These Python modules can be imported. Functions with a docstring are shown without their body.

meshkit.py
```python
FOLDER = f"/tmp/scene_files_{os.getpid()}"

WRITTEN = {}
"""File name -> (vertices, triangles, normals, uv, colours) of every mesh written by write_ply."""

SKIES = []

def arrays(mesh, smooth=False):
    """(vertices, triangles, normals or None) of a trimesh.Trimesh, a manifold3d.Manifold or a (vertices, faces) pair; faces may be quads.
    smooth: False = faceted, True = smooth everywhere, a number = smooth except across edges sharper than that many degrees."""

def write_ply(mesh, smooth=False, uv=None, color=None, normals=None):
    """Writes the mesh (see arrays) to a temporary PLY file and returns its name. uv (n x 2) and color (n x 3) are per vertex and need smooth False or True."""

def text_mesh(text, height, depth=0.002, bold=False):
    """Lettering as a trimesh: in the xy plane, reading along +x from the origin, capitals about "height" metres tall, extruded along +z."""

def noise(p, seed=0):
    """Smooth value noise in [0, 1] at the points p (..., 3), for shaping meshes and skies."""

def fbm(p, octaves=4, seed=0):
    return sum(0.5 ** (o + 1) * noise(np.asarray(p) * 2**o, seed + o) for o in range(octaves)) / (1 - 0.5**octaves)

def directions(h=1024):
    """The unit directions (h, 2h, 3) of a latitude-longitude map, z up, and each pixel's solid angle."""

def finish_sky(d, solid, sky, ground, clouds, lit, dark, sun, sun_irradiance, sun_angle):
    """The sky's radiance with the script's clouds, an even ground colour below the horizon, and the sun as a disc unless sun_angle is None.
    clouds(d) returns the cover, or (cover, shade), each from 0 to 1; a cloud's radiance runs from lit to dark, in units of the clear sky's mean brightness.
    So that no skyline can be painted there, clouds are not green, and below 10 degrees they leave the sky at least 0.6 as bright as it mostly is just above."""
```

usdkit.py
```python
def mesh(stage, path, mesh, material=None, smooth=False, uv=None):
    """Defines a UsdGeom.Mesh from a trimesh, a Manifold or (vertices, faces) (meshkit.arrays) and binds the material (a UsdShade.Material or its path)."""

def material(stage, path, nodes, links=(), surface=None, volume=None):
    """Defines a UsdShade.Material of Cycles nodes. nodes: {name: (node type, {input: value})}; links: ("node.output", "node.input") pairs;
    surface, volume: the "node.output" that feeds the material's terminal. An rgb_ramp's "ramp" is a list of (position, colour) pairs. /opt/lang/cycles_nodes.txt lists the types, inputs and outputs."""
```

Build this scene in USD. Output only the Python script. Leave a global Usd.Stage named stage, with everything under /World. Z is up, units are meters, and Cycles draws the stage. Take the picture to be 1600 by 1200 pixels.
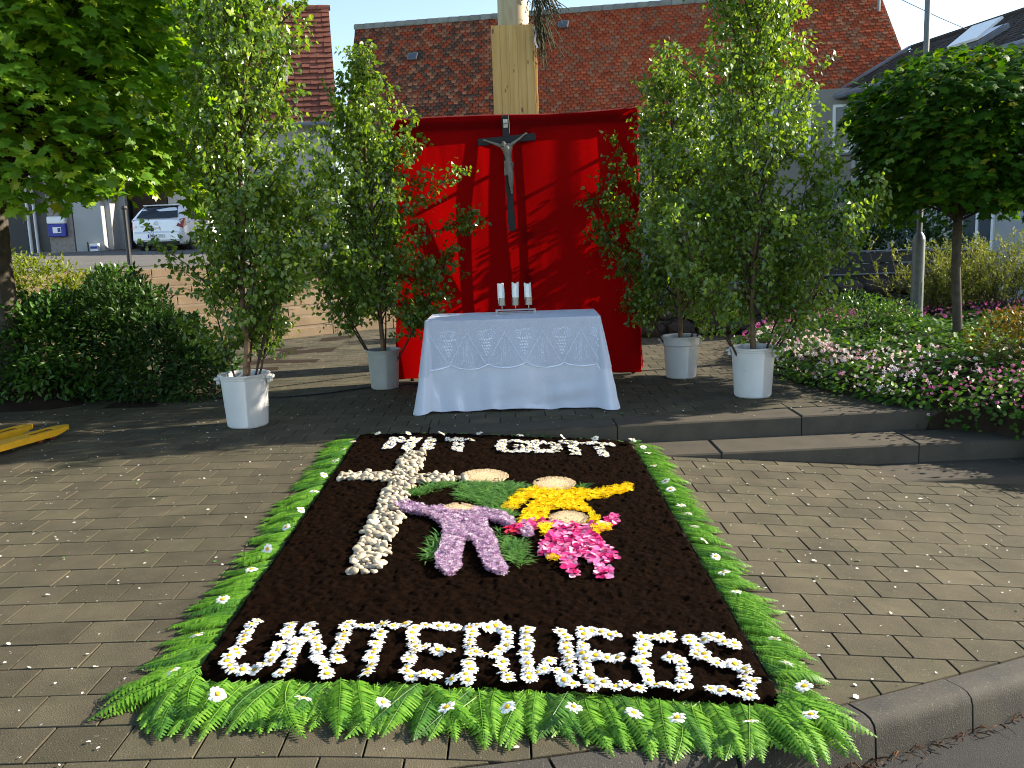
import math, random, zlib
import numpy as np, trimesh, shapely, manifold3d
from shapely.geometry import Polygon, LineString
from pxr import Usd, UsdGeom, UsdLux, UsdShade, Sdf, Gf, Vt
import usdkit, meshkit
from scipy.sparse import coo_matrix
from scipy.sparse.csgraph import connected_components

# ------------------------------------------------------------------ stage, camera, sky, sun
stage = Usd.Stage.CreateInMemory()
UsdGeom.SetStageUpAxis(stage, 'Z')
stage.DefinePrim('/World', 'Xform'); stage.DefinePrim('/World/Looks', 'Scope')
SUN_AZ, SUN_EL = math.radians(14), math.radians(25)      # azimuth measured from +x (right) towards +y (away)
SUN = np.array([math.cos(SUN_EL) * math.cos(SUN_AZ), math.cos(SUN_EL) * math.sin(SUN_AZ), math.sin(SUN_EL)])
EXPOSURE = 1.75
SKY_STRENGTH, SUN_INTENSITY = 0.088, 1.2
FPX, PITCH, ROLL, EYE = 1400., math.atan(235 / 1400), math.radians(2.0), 1.6
FW = np.array([0, math.cos(PITCH), -math.sin(PITCH)]); _r = np.array([1., 0, 0]); _u = np.cross(_r, FW)
RT = math.cos(ROLL) * _r - math.sin(ROLL) * _u; UP = math.cos(ROLL) * _u + math.sin(ROLL) * _r
cam = UsdGeom.Camera.Define(stage, '/World/camera')
cam.CreateHorizontalApertureAttr(36.0); cam.CreateVerticalApertureAttr(27.0)
cam.CreateFocalLengthAttr(36.0 * FPX / 1600); cam.CreateClippingRangeAttr(Gf.Vec2f(0.05, 2000))
cam.AddTransformOp().Set(Gf.Matrix4d(*RT, 0, *UP, 0, *(-FW), 0, 0, 0, EYE, 1))
cam.CreateExposureAttr(EXPOSURE)
dome = UsdLux.DomeLight.Define(stage, '/World/sky'); dome.GetPrim().SetCustomDataByKey('kind', 'structure')
dome.CreateIntensityAttr(1.0)
mt = usdkit.material(stage, '/World/Looks/sky_air', {
    's': ('sky_texture', {'sky_type': 'single_scattering', 'sun_disc': False, 'sun_elevation': SUN_EL,
                          'sun_rotation': math.atan2(SUN[0], SUN[1]), 'air_density': 1.0, 'aerosol_density': 1.0}),
    'b': ('background_shader', {'strength': SKY_STRENGTH})}, [('s.color', 'b.color')], surface='b.background')
UsdShade.MaterialBindingAPI.Apply(dome.GetPrim()).Bind(mt)
sun = UsdLux.DistantLight.Define(stage, '/World/sun')
sun.CreateIntensityAttr(SUN_INTENSITY); sun.CreateAngleAttr(0.53); sun.CreateNormalizeAttr(True)
sun.CreateColorAttr(Gf.Vec3f(1.0, 0.90, 0.75))
_x = np.cross([0, 0, 1.], SUN); _x /= np.linalg.norm(_x); _y = np.cross(SUN, _x)
sun.AddTransformOp().Set(Gf.Matrix4d(*_x, 0, *_y, 0, *SUN, 0, 0, 0, 30, 1))

# ------------------------------------------------------------------ helpers
def Z(x, y=0):                                        # the front paving: level on the left, falling gently to the right
    x = np.asarray(x, float)
    return -0.085 * 0.5 * ((x + .65) + np.sqrt((x + .65) ** 2 + .09))
def ray(px, py): return FW + (px - 800) / FPX * RT - (py - 600) / FPX * UP
def at(px, py, y):                                    # the point at depth y on a sight line
    d = ray(px, py); return np.array([0, 0, EYE]) + y / d[1] * d
def G(px, py, dz=0.0, z=None):                        # where a sight line meets the paving (or level z)
    d = ray(px, py); p = np.zeros(3)
    for i in range(20):
        zz = z if z is not None else (Z(p[0]) + dz if i else dz)
        p = np.array([0, 0, EYE]) + (zz - EYE) / d[2] * d
    return p

used = {}
def numbered(parent, name):
    k = (parent, name); n = used.get(k, 0); used[k] = n + 1
    return f'{parent}/{name}' if n == 0 else f'{parent}/{name}_{n:03d}'
def tag(prim, label=None, cat=None, group=None, kind=None):
    prim = prim if isinstance(prim, Usd.Prim) else prim.GetPrim()
    for k, v in (('label', label), ('category', cat), ('group', group), ('kind', kind)):
        if v: prim.SetCustomDataByKey(k, v)
    return prim
def thing(name, label=None, cat=None, group=None, kind=None, loc=(0, 0, 0), parent='/World'):
    p = numbered(parent, name); x = UsdGeom.Xform.Define(stage, p)
    if any(loc): x.AddTranslateOp().Set(Gf.Vec3d(*map(float, loc)))
    tag(x, label, cat, group, kind); return p
def put(name, vf, mat, parent='/World', smooth=False, label=None, cat=None, group=None, kind=None, col=None):
    p = numbered(parent, name)
    m = usdkit.mesh(stage, p, vf, mat, smooth)
    pts, fc = np.array(m.GetPointsAttr().Get()), np.array(m.GetFaceVertexIndicesAttr().Get()).reshape(-1, 3)
    _, ids = np.unique(np.round(pts * 2e4).astype(np.int64) @ np.array([1, 1 << 21, 1 << 42]), return_inverse=True) if isinstance(smooth, (int, float)) and not isinstance(smooth, bool) else (0, np.arange(len(pts)))
    e = ids[fc]; n_ = int(ids.max()) + 1
    _, lab = connected_components(coo_matrix((np.ones(2 * len(e)), (np.r_[e[:, 0], e[:, 1]], np.r_[e[:, 1], e[:, 2]])), shape=(n_, n_)), directed=False)
    r_isl = np.random.default_rng(zlib.crc32(p.encode())).random(int(lab.max()) + 1).astype(np.float32)[lab[ids]]   # one random number per loose piece
    UsdGeom.PrimvarsAPI(m).CreatePrimvar('isl', Sdf.ValueTypeNames.FloatArray, 'vertex').Set(Vt.FloatArray.FromNumpy(r_isl))
    if col is not None:
        UsdGeom.PrimvarsAPI(m).CreatePrimvar('col', Sdf.ValueTypeNames.Color3fArray, 'vertex').Set(Vt.Vec3fArray.FromNumpy(np.asarray(col, np.float32)))
    tag(m, label, cat, group, kind); return p

def tri(f):
    f = np.asarray(f, int)
    return np.vstack([f[:, [0, 1, 2]], f[:, [0, 2, 3]]]) if f.shape[1] == 4 else f
class MB:
    def __init__(s): s.v, s.f, s.c, s.n = [], [], [], 0
    def add(s, vf, col=None):
        if hasattr(vf, 'vertices'): vf = (vf.vertices, vf.faces)
        v, f = np.asarray(vf[0], float), tri(vf[1])
        s.v.append(v); s.f.append(f + s.n); s.n += len(v)
        if col is not None: s.c.append(np.broadcast_to(np.asarray(col, float), (len(v), 3)))
        return s
    def vf(s): return np.vstack(s.v), np.vstack(s.f)
    def col(s): return np.vstack(s.c) if s.c else None
def rotz(a): c, s = math.cos(a), math.sin(a); return np.array([[c, -s, 0], [s, c, 0], [0, 0, 1.]])
def rotx(a): c, s = math.cos(a), math.sin(a); return np.array([[1., 0, 0], [0, c, -s], [0, s, c]])
def roty(a): c, s = math.cos(a), math.sin(a); return np.array([[c, 0, s], [0, 1., 0], [-s, 0, c]])
def xf(vf, R=None, t=(0, 0, 0)):
    v, f = vf if not hasattr(vf, 'vertices') else (vf.vertices, vf.faces)
    v = np.asarray(v, float)
    return (v @ (R.T if R is not None else np.eye(3)) + np.asarray(t, float), f)
def box(lo, hi, ch=0.0):
    lo, hi = np.asarray(lo, float), np.asarray(hi, float)
    if ch <= 0:
        m = trimesh.creation.box(hi - lo); return m.vertices + (lo + hi) / 2, m.faces
    p = []
    for sx in (0, 1):
        for sy in (0, 1):
            for sz in (0, 1):
                c = np.array([hi[0] if sx else lo[0], hi[1] if sy else lo[1], hi[2] if sz else lo[2]])
                d = np.array([-1 if sx else 1, -1 if sy else 1, -1 if sz else 1]) * ch
                for k in range(3):
                    q = c + d; q[k] = c[k]; p.append(q)
    h = trimesh.convex.convex_hull(np.array(p)); return np.array(h.vertices), np.array(h.faces)
def frames(P):
    P = np.asarray(P, float); t = np.gradient(P, axis=0); t /= np.linalg.norm(t, axis=1, keepdims=True) + 1e-12
    a = np.cross(t, np.where(np.abs(t[:, 2:]) < .9, [[0, 0, 1.]], [[1., 0, 0]])); a /= np.linalg.norm(a, axis=1, keepdims=True) + 1e-12
    return t, a, np.cross(t, a)
def tube(P, r, sides=6, cap=True):
    P = np.asarray(P, float); t, a, b = frames(P); n = len(P); r = np.broadcast_to(r, (n,))
    ang = np.arange(sides) * 2 * np.pi / sides
    v = P[:, None] + r[:, None, None] * (np.cos(ang)[None, :, None] * a[:, None] + np.sin(ang)[None, :, None] * b[:, None])
    i, j = np.meshgrid(np.arange(n - 1), np.arange(sides), indexing='ij')
    q = np.stack([i * sides + j, i * sides + (j + 1) % sides, (i + 1) * sides + (j + 1) % sides, (i + 1) * sides + j], -1).reshape(-1, 4)
    v = v.reshape(-1, 3); f = tri(q)
    if cap:
        k = len(v); v = np.vstack([v, P[0], P[-1]])
        j = np.arange(sides); L = (n - 1) * sides
        f = np.vstack([f, np.stack([np.full(sides, k), (j + 1) % sides, j], 1), np.stack([np.full(sides, k + 1), L + j, L + (j + 1) % sides], 1)])
    return v, f
def lathe(prof, n=32):
    prof = np.asarray(prof, float); ang = np.arange(n) * 2 * np.pi / n
    v = np.stack([prof[:, None, 0] * np.cos(ang), prof[:, None, 0] * np.sin(ang), np.broadcast_to(prof[:, None, 1], (len(prof), n))], -1).reshape(-1, 3)
    i, j = np.meshgrid(np.arange(len(prof) - 1), np.arange(n), indexing='ij')
    return v, tri(np.stack([i * n + j, i * n + (j + 1) % n, (i + 1) * n + (j + 1) % n, (i + 1) * n + j], -1).reshape(-1, 4))
def gridf(nu, nv):                                    # faces of a (nu, nv) vertex grid
    i, j = np.meshgrid(np.arange(nu - 1), np.arange(nv - 1), indexing='ij')
    return tri(np.stack([i * nv + j, (i + 1) * nv + j, (i + 1) * nv + j + 1, i * nv + j + 1], -1).reshape(-1, 4))
def extrude(poly, z0, z1):
    m = trimesh.creation.extrude_polygon(poly, z1 - z0, engine='earcut'); v = np.array(m.vertices); v[:, 2] += z0
    return v, np.array(m.faces)
def scatter(tv, tf, P, X, Y, N, S):                   # copies of a small template: X across, Y along, N normal
    tv = np.asarray(tv, float); P = np.asarray(P, float); n, k = len(P), len(tv)
    S = np.broadcast_to(np.asarray(S, float), (n,))
    v = P[:, None] + S[:, None, None] * (tv[None, :, 0, None] * X[:, None] + tv[None, :, 1, None] * Y[:, None] + tv[None, :, 2, None] * N[:, None])
    f = (np.asarray(tf, int)[None] + (np.arange(n) * k)[:, None, None]).reshape(-1, 3)
    return v.reshape(-1, 3), f
def unit(a): return a / (np.linalg.norm(a, axis=-1, keepdims=True) + 1e-12)
def leaf_frame(Y, N):
    Y = unit(Y); N = unit(N - (N * Y).sum(-1, keepdims=True) * Y); return np.cross(Y, N), Y, N
def fan(pts, centre, zf):
    p = np.array([centre] + list(pts), float); v = np.c_[p, [zf(x, y) for x, y in p]]
    n = len(pts); return v, np.array([[0, 1 + i, 1 + (i + 1) % n] for i in range(n)])
def fill(poly, sp, rng, jit=.35):                     # jittered hexagonal grid of points inside a polygon
    x0, y0, x1, y1 = poly.bounds
    ys = np.arange(y0, y1 + sp, sp * .866); out = []
    for i, y in enumerate(ys):
        xs = np.arange(x0 - sp, x1 + sp, sp) + (sp / 2 if i % 2 else 0); out.append(np.c_[xs, np.full(len(xs), y)])
    p = np.vstack(out); p = p + rng.uniform(-jit, jit, p.shape) * sp
    return p[shapely.contains_xy(poly, p[:, 0], p[:, 1])]

# ------------------------------------------------------------------ materials
LOOKS = {}
TONE = dict(paver=1., soil=.75, wall_plaster=.5, wall_cream=.42, wall_grey=.6, plastic_white=.74, plastic_grey=.78, sandstone=.46, juniper_leaf=1.2, candle_wax=1., steel=1., white_paint=.85, white_car_paint=.95, pebble=.8, sawdust=.8, blossom_white=.85,
            old_roof_tile=.5, lilac_floret=.9, yellow_petal=1., pink_petal=.85, red_petal=.85, geranium_bloom=.95, magenta_bloom=.9, fern=.86, fern_dark=1.1, maple_leaf=1.4, maple_leaf_dark=1.3, birch_leaf=1.2, laurel_leaf=1.3, dark_leaf=1.2, yellow_leaf=.9, grass_blade=1.35, geranium_leaf=.75, step_stone=.45, kerb_stone=.28, asphalt=.5, fence_board=.35, rubble=.5, lace_thread=.9, yellow_paint=1., paper=1.)   # how light each surface is
def tone(name, c): return tuple(float(x) * TONE.get(name, .65) for x in c)
def mat(name, nodes, links, surface):
    LOOKS[name] = usdkit.material(stage, '/World/Looks/' + name, nodes, links, surface=surface); return LOOKS[name]
RND = {'geo': ('geometry', {}), 'isl': ('attribute', {'attribute': 'isl'}), 'rnd': ('math', {'math_type': 'fraction'})}
RNDL = [('isl.fac', 'rnd.value1')]
def stuffy(name, c1, c2, scale=6, rough=.8, spec=.3, bump=0., bscale=60, vary=0., metal=0., spots=None, dist=.01, detail=6, wear=None):
    """A principled surface of two colours mixed by noise, each island a little lighter or darker, with fine relief."""
    c1, c2 = tone(name, c1), tone(name, c2)
    n = dict(RND); L = list(RNDL)
    n.update({'n1': ('noise_texture', {'scale': scale, 'detail': detail, 'roughness': .6}), 'mx': ('mix_color', {'a': c1, 'b': c2}),
              'mr': ('map_range', {'from_min': .3, 'from_max': .7, 'clamp': True}),
              'vr': ('map_range', {'to_min': 1 - vary, 'to_max': 1 + vary}), 'hv': ('hsv', {}),
              'p': ('principled_bsdf', {'roughness': rough, 'specular_ior_level': spec, 'metallic': metal})})
    L += [('geo.position', 'n1.vector'), ('n1.fac', 'mr.value'), ('mr.result', 'mx.fac'), ('rnd.value', 'vr.value'), ('vr.result', 'hv.value'), ('mx.result', 'hv.color')]
    out = 'hv.color'
    if wear:                                          # moss and dirt in broad patches
        n.update({'nw': ('noise_texture', {'scale': wear[1], 'detail': 7, 'roughness': .7}), 'mw': ('map_range', {'from_min': .48, 'from_max': .68, 'to_max': .6, 'clamp': True}), 'mxw': ('mix_color', {'b': wear[0]})})
        L += [('geo.position', 'nw.vector'), ('nw.fac', 'mw.value'), ('mw.result', 'mxw.fac'), (out, 'mxw.a')]; out = 'mxw.result'
    if spots:                                         # spots: (colour, scale, threshold)
        n.update({'ns': ('noise_texture', {'scale': spots[1], 'detail': 2}), 'ms': ('map_range', {'from_min': spots[2], 'from_max': spots[2] + .06, 'clamp': True}), 'mxs': ('mix_color', {'b': spots[0]})})
        L += [('geo.position', 'ns.vector'), ('ns.fac', 'ms.value'), ('ms.result', 'mxs.fac'), (out, 'mxs.a')]; out = 'mxs.result'
    L.append((out, 'p.base_color'))
    if bump:
        n.update({'n2': ('noise_texture', {'scale': bscale, 'detail': 4, 'roughness': .65}), 'b': ('bump', {'strength': bump, 'distance': dist})})
        L += [('geo.position', 'n2.vector'), ('n2.fac', 'b.height'), ('b.normal', 'p.normal')]
    return mat(name, n, L, 'p.BSDF')
def leafy(name, ramp, trans=.35, rough=.4, spec=.5, tv=1.6, hue=.485):
    """Leaf: colour by island, glossy cuticle, part of the light passes through."""
    ramp = [(p, tone(name, c)) for p, c in ramp]
    n = dict(RND); L = list(RNDL)
    n.update({'r': ('rgb_ramp', {'ramp': ramp}), 'p': ('principled_bsdf', {'roughness': rough, 'specular_ior_level': spec}),
              't': ('translucent_bsdf', {}), 'g': ('hsv', {'hue': hue, 'saturation': 1.1 if tv > 1 else 1.0, 'value': tv}), 'mc': ('mix_closure', {'fac': trans})})
    L += [('rnd.value', 'r.fac'), ('r.color', 'p.base_color'), ('r.color', 'g.color'), ('g.color', 't.color'), ('p.BSDF', 'mc.closure1'), ('t.BSDF', 'mc.closure2')]
    return mat(name, n, L, 'mc.closure')
def coloured(name, rough=.6, spec=.3, trans=.25, vary=.08):
    """Colour from the mesh's own per-vertex colours (petal or flower centre)."""
    n = dict(RND); L = list(RNDL)
    n.update({'a': ('attribute', {'attribute': 'col'}), 'vr': ('map_range', {'to_min': 1 - vary, 'to_max': 1 + vary}), 'hv': ('hsv', {}),
              'p': ('principled_bsdf', {'roughness': rough, 'specular_ior_level': spec}), 't': ('translucent_bsdf', {}), 'mc': ('mix_closure', {'fac': trans})})
    L += [('a.color', 'hv.color'), ('rnd.value', 'vr.value'), ('vr.result', 'hv.value'), ('hv.color', 'p.base_color'), ('hv.color', 't.color'), ('p.BSDF', 'mc.closure1'), ('t.BSDF', 'mc.closure2')]
    return mat(name, n, L, 'mc.closure')

stuffy('paver', (.088, .076, .046), (.053, .045, .029), 3.5, .9, .2, .8, 170, .17, spots=((.13, .12, .09), 90, .66), dist=.006, wear=((.034, .036, .018), 1.3))
stuffy('joint', (.02, .016, .012), (.011, .009, .007), 20, .95, .1, .6, 120)
stuffy('step_stone', (.135, .115, .08), (.09, .076, .055), 5, .85, .25, .5, 140, .1, spots=((.1, .095, .08), 80, .68), dist=.005)
stuffy('kerb_stone', (.17, .155, .12), (.09, .085, .075), 7, .85, .3, .7, 150, .06, spots=((.085, .08, .065), 110, .63), dist=.006)
stuffy('asphalt', (.05, .05, .05), (.035, .035, .036), 12, .85, .3, 1., 190, spots=((.09, .087, .08), 150, .68), dist=.012)
stuffy('soil', (.014, .0066, .0032), (.004, .002, .001), 26, 1., .02, .9, 190, dist=.02)
stuffy('earth', (.05, .035, .022), (.03, .02, .013), 8, .95, .1, .6, 60)
stuffy('sandstone', (.42, .31, .2), (.28, .205, .13), 4, .85, .2, .4, 70, .12)
stuffy('street', (.19, .18, .165), (.14, .133, .122), 1.5, .9, .2, .4, 60, .05)
stuffy('roof_tile', (.4, .11, .05), (.28, .07, .035), .6, .85, .2, .3, 40, .35)
stuffy('ridge_mortar', (.3, .31, .27), (.2, .21, .18), 3, .9, .2, .3, 30, .15)
stuffy('roof_tile_brown', (.27, .1, .066), (.2, .075, .05), .5, .8, .2, .2, 30, .12)
stuffy('roof_slab_brown', (.075, .058, .045), (.05, .04, .033), .8, .85, .2, .2, 30, .25)
stuffy('wall_plaster', (.62, .62, .6), (.54, .54, .53), .7, .9, .2, .15, 50)
stuffy('wall_cream', (.5, .46, .38), (.42, .39, .33), .8, .9, .2, .15, 50)
stuffy('wall_grey', (.2, .19, .18), (.16, .15, .14), 1, .9, .2, .2, 40)
stuffy('zinc', (.3, .31, .33), (.2, .21, .23), 3, .45, .5, .05, 40, metal=.6)
stuffy('galvanised', (.2, .22, .22), (.13, .145, .145), 14, .5, .5, .1, 60, metal=.4)
stuffy('bark', (.1, .075, .05), (.045, .034, .024), 14, .9, .2, .8, 60, dist=.02)
stuffy('bark_grey', (.13, .11, .085), (.07, .058, .045), 14, .9, .2, .6, 60, dist=.01)
stuffy('birch_bark', (.33, .21, .11), (.12, .075, .04), 12, .7, .3, .3, 60, .1)
stuffy('twig', (.075, .045, .028), (.045, .027, .017), 12, .7, .3)
stuffy('plastic_white', (.7, .7, .68), (.62, .62, .59), 5, .38, .5, .12, 35, .04, spots=((.4, .38, .35), 28, .72))
stuffy('plastic_grey', (.5, .5, .46), (.42, .42, .39), 5, .4, .5, .12, 35, .04, spots=((.3, .28, .25), 28, .7))
stuffy('pebble', (.52, .44, .3), (.36, .3, .22), 30, .6, .35, .25, 90, .38, dist=.004)
stuffy('sawdust', (.8, .62, .38), (.62, .46, .27), 120, .9, .1, 1., 260, dist=.01)
stuffy('lace_thread', (.80, .85, .96), (.78, .83, .95), 30, .9, .1)
stuffy('candle_wax', (.82, .82, .78), (.78, .78, .74), 6, .45, .4)
stuffy('steel', (.55, .55, .54), (.45, .45, .44), 20, .25, .5, 0, 10, metal=1.)
stuffy('black_wood', (.014, .013, .014), (.008, .008, .009), 20, .55, .4, .2, 80)
stuffy('carved_wood', (.34, .31, .25), (.25, .225, .18), 25, .6, .3, .3, 90)
stuffy('dark_wood', (.06, .035, .02), (.03, .018, .011), 10, .7, .3, .3, 60)
stuffy('paper', (.6, .55, .42), (.5, .45, .34), 30, .8, .2)
stuffy('ink', (.02, .02, .02), (.02, .02, .02), 5, .8, .2)
stuffy('yellow_paint', (.75, .4, .01), (.62, .31, .01), 8, .4, .5, .08, 50, spots=((.25, .13, .03), 22, .7))
stuffy('red_rubber', (.3, .05, .03), (.22, .04, .025), 20, .6, .3)
stuffy('black_rubber', (.018, .018, .018), (.012, .012, .012), 20, .7, .3)
stuffy('white_car_paint', (.8, .8, .8), (.78, .78, .78), 2, .2, .6)
stuffy('dark_glass', (.02, .023, .026), (.015, .017, .02), 2, .08, .6)
stuffy('window_glass', (.05, .06, .07), (.04, .05, .06), 2, .05, .8)
stuffy('red_lamp', (.5, .015, .015), (.35, .01, .01), 30, .2, .6)
stuffy('blue_box', (.02, .04, .35), (.015, .03, .28), 4, .4, .5)
stuffy('white_paint', (.78, .78, .76), (.7, .7, .69), 4, .5, .4)
stuffy('black_metal', (.02, .02, .022), (.015, .015, .016), 10, .5, .5)
stuffy('fence_board', (.035, .04, .045), (.02, .024, .028), 6, .6, .4, .2, 40)
stuffy('rubble', (.12, .1, .085), (.07, .06, .052), 8, .9, .2, .8, 30, .2, dist=.03)
stuffy('stone_cladding', (.4, .36, .32), (.22, .19, .17), 9, .9, .2, .6, 30, dist=.02)
stuffy('litter', (.14, .06, .025), (.08, .035, .016), 40, .9, .1, vary=.4)
stuffy('blossom_white', (.72, .7, .64), (.6, .56, .5), 40, .8, .2, vary=.12)
stuffy('garland_green', (.07, .065, .022), (.035, .035, .012), 20, .8, .2, vary=.3)
# glued spruce board: long grain along z, knots
mat('spruce_board', {'geo': ('geometry', {}), 'mp': ('mapping', {'scale': (16, 16, .7)}), 'n': ('noise_texture', {'scale': 1.2, 'detail': 5}),
                     'k': ('voronoi_texture', {'scale': 1.0}), 'mk': ('mapping', {'scale': (11, 11, 4.2)}), 'kr': ('map_range', {'from_min': .1, 'from_max': .17, 'clamp': True}),
                     'r': ('rgb_ramp', {'ramp': [(.3, (.40, .235, .07)), (.5, (.5, .31, .10)), (.7, (.56, .38, .15))]}), 'mx': ('mix_color', {'a': (.14, .07, .025)}),
                     'p': ('principled_bsdf', {'roughness': .6, 'specular_ior_level': .3})},
    [('geo.position', 'mp.vector'), ('mp.vector', 'n.vector'), ('n.fac', 'r.fac'), ('geo.position', 'mk.vector'), ('mk.vector', 'k.vector'), ('k.distance', 'kr.value'), ('kr.result', 'mx.fac'), ('r.color', 'mx.b'), ('mx.result', 'p.base_color')], 'p.BSDF')
mat('pole_wood', {'geo': ('geometry', {}), 'mp': ('mapping', {'scale': (9, 9, 1.2)}), 'n': ('noise_texture', {'scale': 1.5, 'detail': 5}),
                  'r': ('rgb_ramp', {'ramp': [(.3, (.38, .28, .15)), (.55, (.46, .36, .22)), (.75, (.32, .21, .10))]}), 'p': ('principled_bsdf', {'roughness': .55, 'specular_ior_level': .4})},
    [('geo.position', 'mp.vector'), ('mp.vector', 'n.vector'), ('n.fac', 'r.fac'), ('r.color', 'p.base_color')], 'p.BSDF')
# old plain-tile roof: bright red courses, darkened by lichen in a ragged patch
mat('old_roof_tile', {**RND, 'xyz': ('separate_xyz', {}), 'n': ('noise_texture', {'scale': .55, 'detail': 6, 'roughness': .7}), 'xr': ('map_range', {'from_min': 2.2, 'from_max': -1.2, 'to_min': .25, 'to_max': .68, 'clamp': True}),
                      'ad': ('math', {'math_type': 'add'}), 'ad2': ('math', {'math_type': 'multiply_add', 'value2': 1.1, 'value3': -.55}), 'ad3': ('math', {'math_type': 'add'}),
                      'th': ('map_range', {'from_min': .78, 'from_max': 1.12, 'clamp': True}),
                      'r': ('rgb_ramp', {'ramp': [(0, (.22, .045, .02)), (.4, (.32, .07, .028)), (.85, (.4, .1, .04)), (1, (.44, .13, .055))]}),
                      'dk': ('rgb_ramp', {'ramp': [(0, (.04, .026, .018)), (.6, (.075, .045, .03)), (1, (.3, .12, .06))]}), 'mx': ('mix_color', {}),
                      'n2': ('noise_texture', {'scale': 30, 'detail': 3}), 'b': ('bump', {'strength': .4, 'distance': .02}), 'p': ('principled_bsdf', {'roughness': .95, 'specular_ior_level': .05})},
    RNDL + [('geo.position', 'xyz.vector'), ('xyz.x', 'xr.value'), ('geo.position', 'n.vector'), ('n.fac', 'ad.value1'), ('xr.result', 'ad.value2'), ('rnd.value', 'ad2.value1'), ('ad.value', 'ad3.value1'), ('ad2.value', 'ad3.value2'),
            ('ad3.value', 'th.value'), ('th.result', 'mx.fac'), ('rnd.value', 'r.fac'), ('rnd.value', 'dk.fac'), ('r.color', 'mx.a'), ('dk.color', 'mx.b'), ('mx.result', 'p.base_color'),
            ('geo.position', 'n2.vector'), ('n2.fac', 'b.height'), ('b.normal', 'p.normal')], 'p.BSDF')
mat('red_fabric', {'geo': ('geometry', {}), 'n': ('noise_texture', {'scale': 260, 'detail': 2}), 'b': ('bump', {'strength': .15, 'distance': .002}),
                   'd': ('principled_bsdf', {'base_color': (.25, .001, .002), 'roughness': .9, 'specular_ior_level': .1, 'sheen_weight': .05}), 't': ('translucent_bsdf', {'color': (.31, .001, .001)}), 'm': ('mix_closure', {'fac': .55})},
    [('geo.position', 'n.vector'), ('n.fac', 'b.height'), ('b.normal', 'd.normal'), ('d.BSDF', 'm.closure1'), ('t.BSDF', 'm.closure2')], 'm.closure')
mat('white_linen', {'geo': ('geometry', {}), 'n': ('noise_texture', {'scale': 9, 'detail': 5, 'roughness': .6}), 'b': ('bump', {'strength': .35, 'distance': .02}),
                    'd': ('principled_bsdf', {'base_color': (.84, .885, .98), 'roughness': .9, 'specular_ior_level': .1}), 't': ('translucent_bsdf', {'color': (.8, .8, .82)}), 'm': ('mix_closure', {'fac': .2})},
    [('geo.position', 'n.vector'), ('n.fac', 'b.height'), ('b.normal', 'd.normal'), ('d.BSDF', 'm.closure1'), ('t.BSDF', 'm.closure2')], 'm.closure')
mat('lace', {'geo': ('geometry', {}), 'v': ('voronoi_texture', {'scale': 150, 'feature': 'distance_to_edge'}), 'mr': ('map_range', {'from_min': .0, 'from_max': .25, 'to_min': 1, 'to_max': 0, 'clamp': True}), 'b': ('bump', {'strength': .6, 'distance': .004}),
             'd': ('principled_bsdf', {'base_color': (.79, .84, .955), 'roughness': .9, 'specular_ior_level': .1}), 't': ('translucent_bsdf', {'color': (.7, .7, .7)}), 'm': ('mix_closure', {'fac': .2})},
    [('geo.position', 'v.vector'), ('v.distance', 'mr.value'), ('mr.result', 'b.height'), ('b.normal', 'd.normal'), ('d.BSDF', 'm.closure1'), ('t.BSDF', 'm.closure2')], 'm.closure')
leafy('maple_leaf', [(0, (.055, .13, .012)), (.6, (.095, .2, .016)), (.9, (.17, .27, .02)), (1, (.26, .3, .03))], .48, .36, .4)
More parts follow.
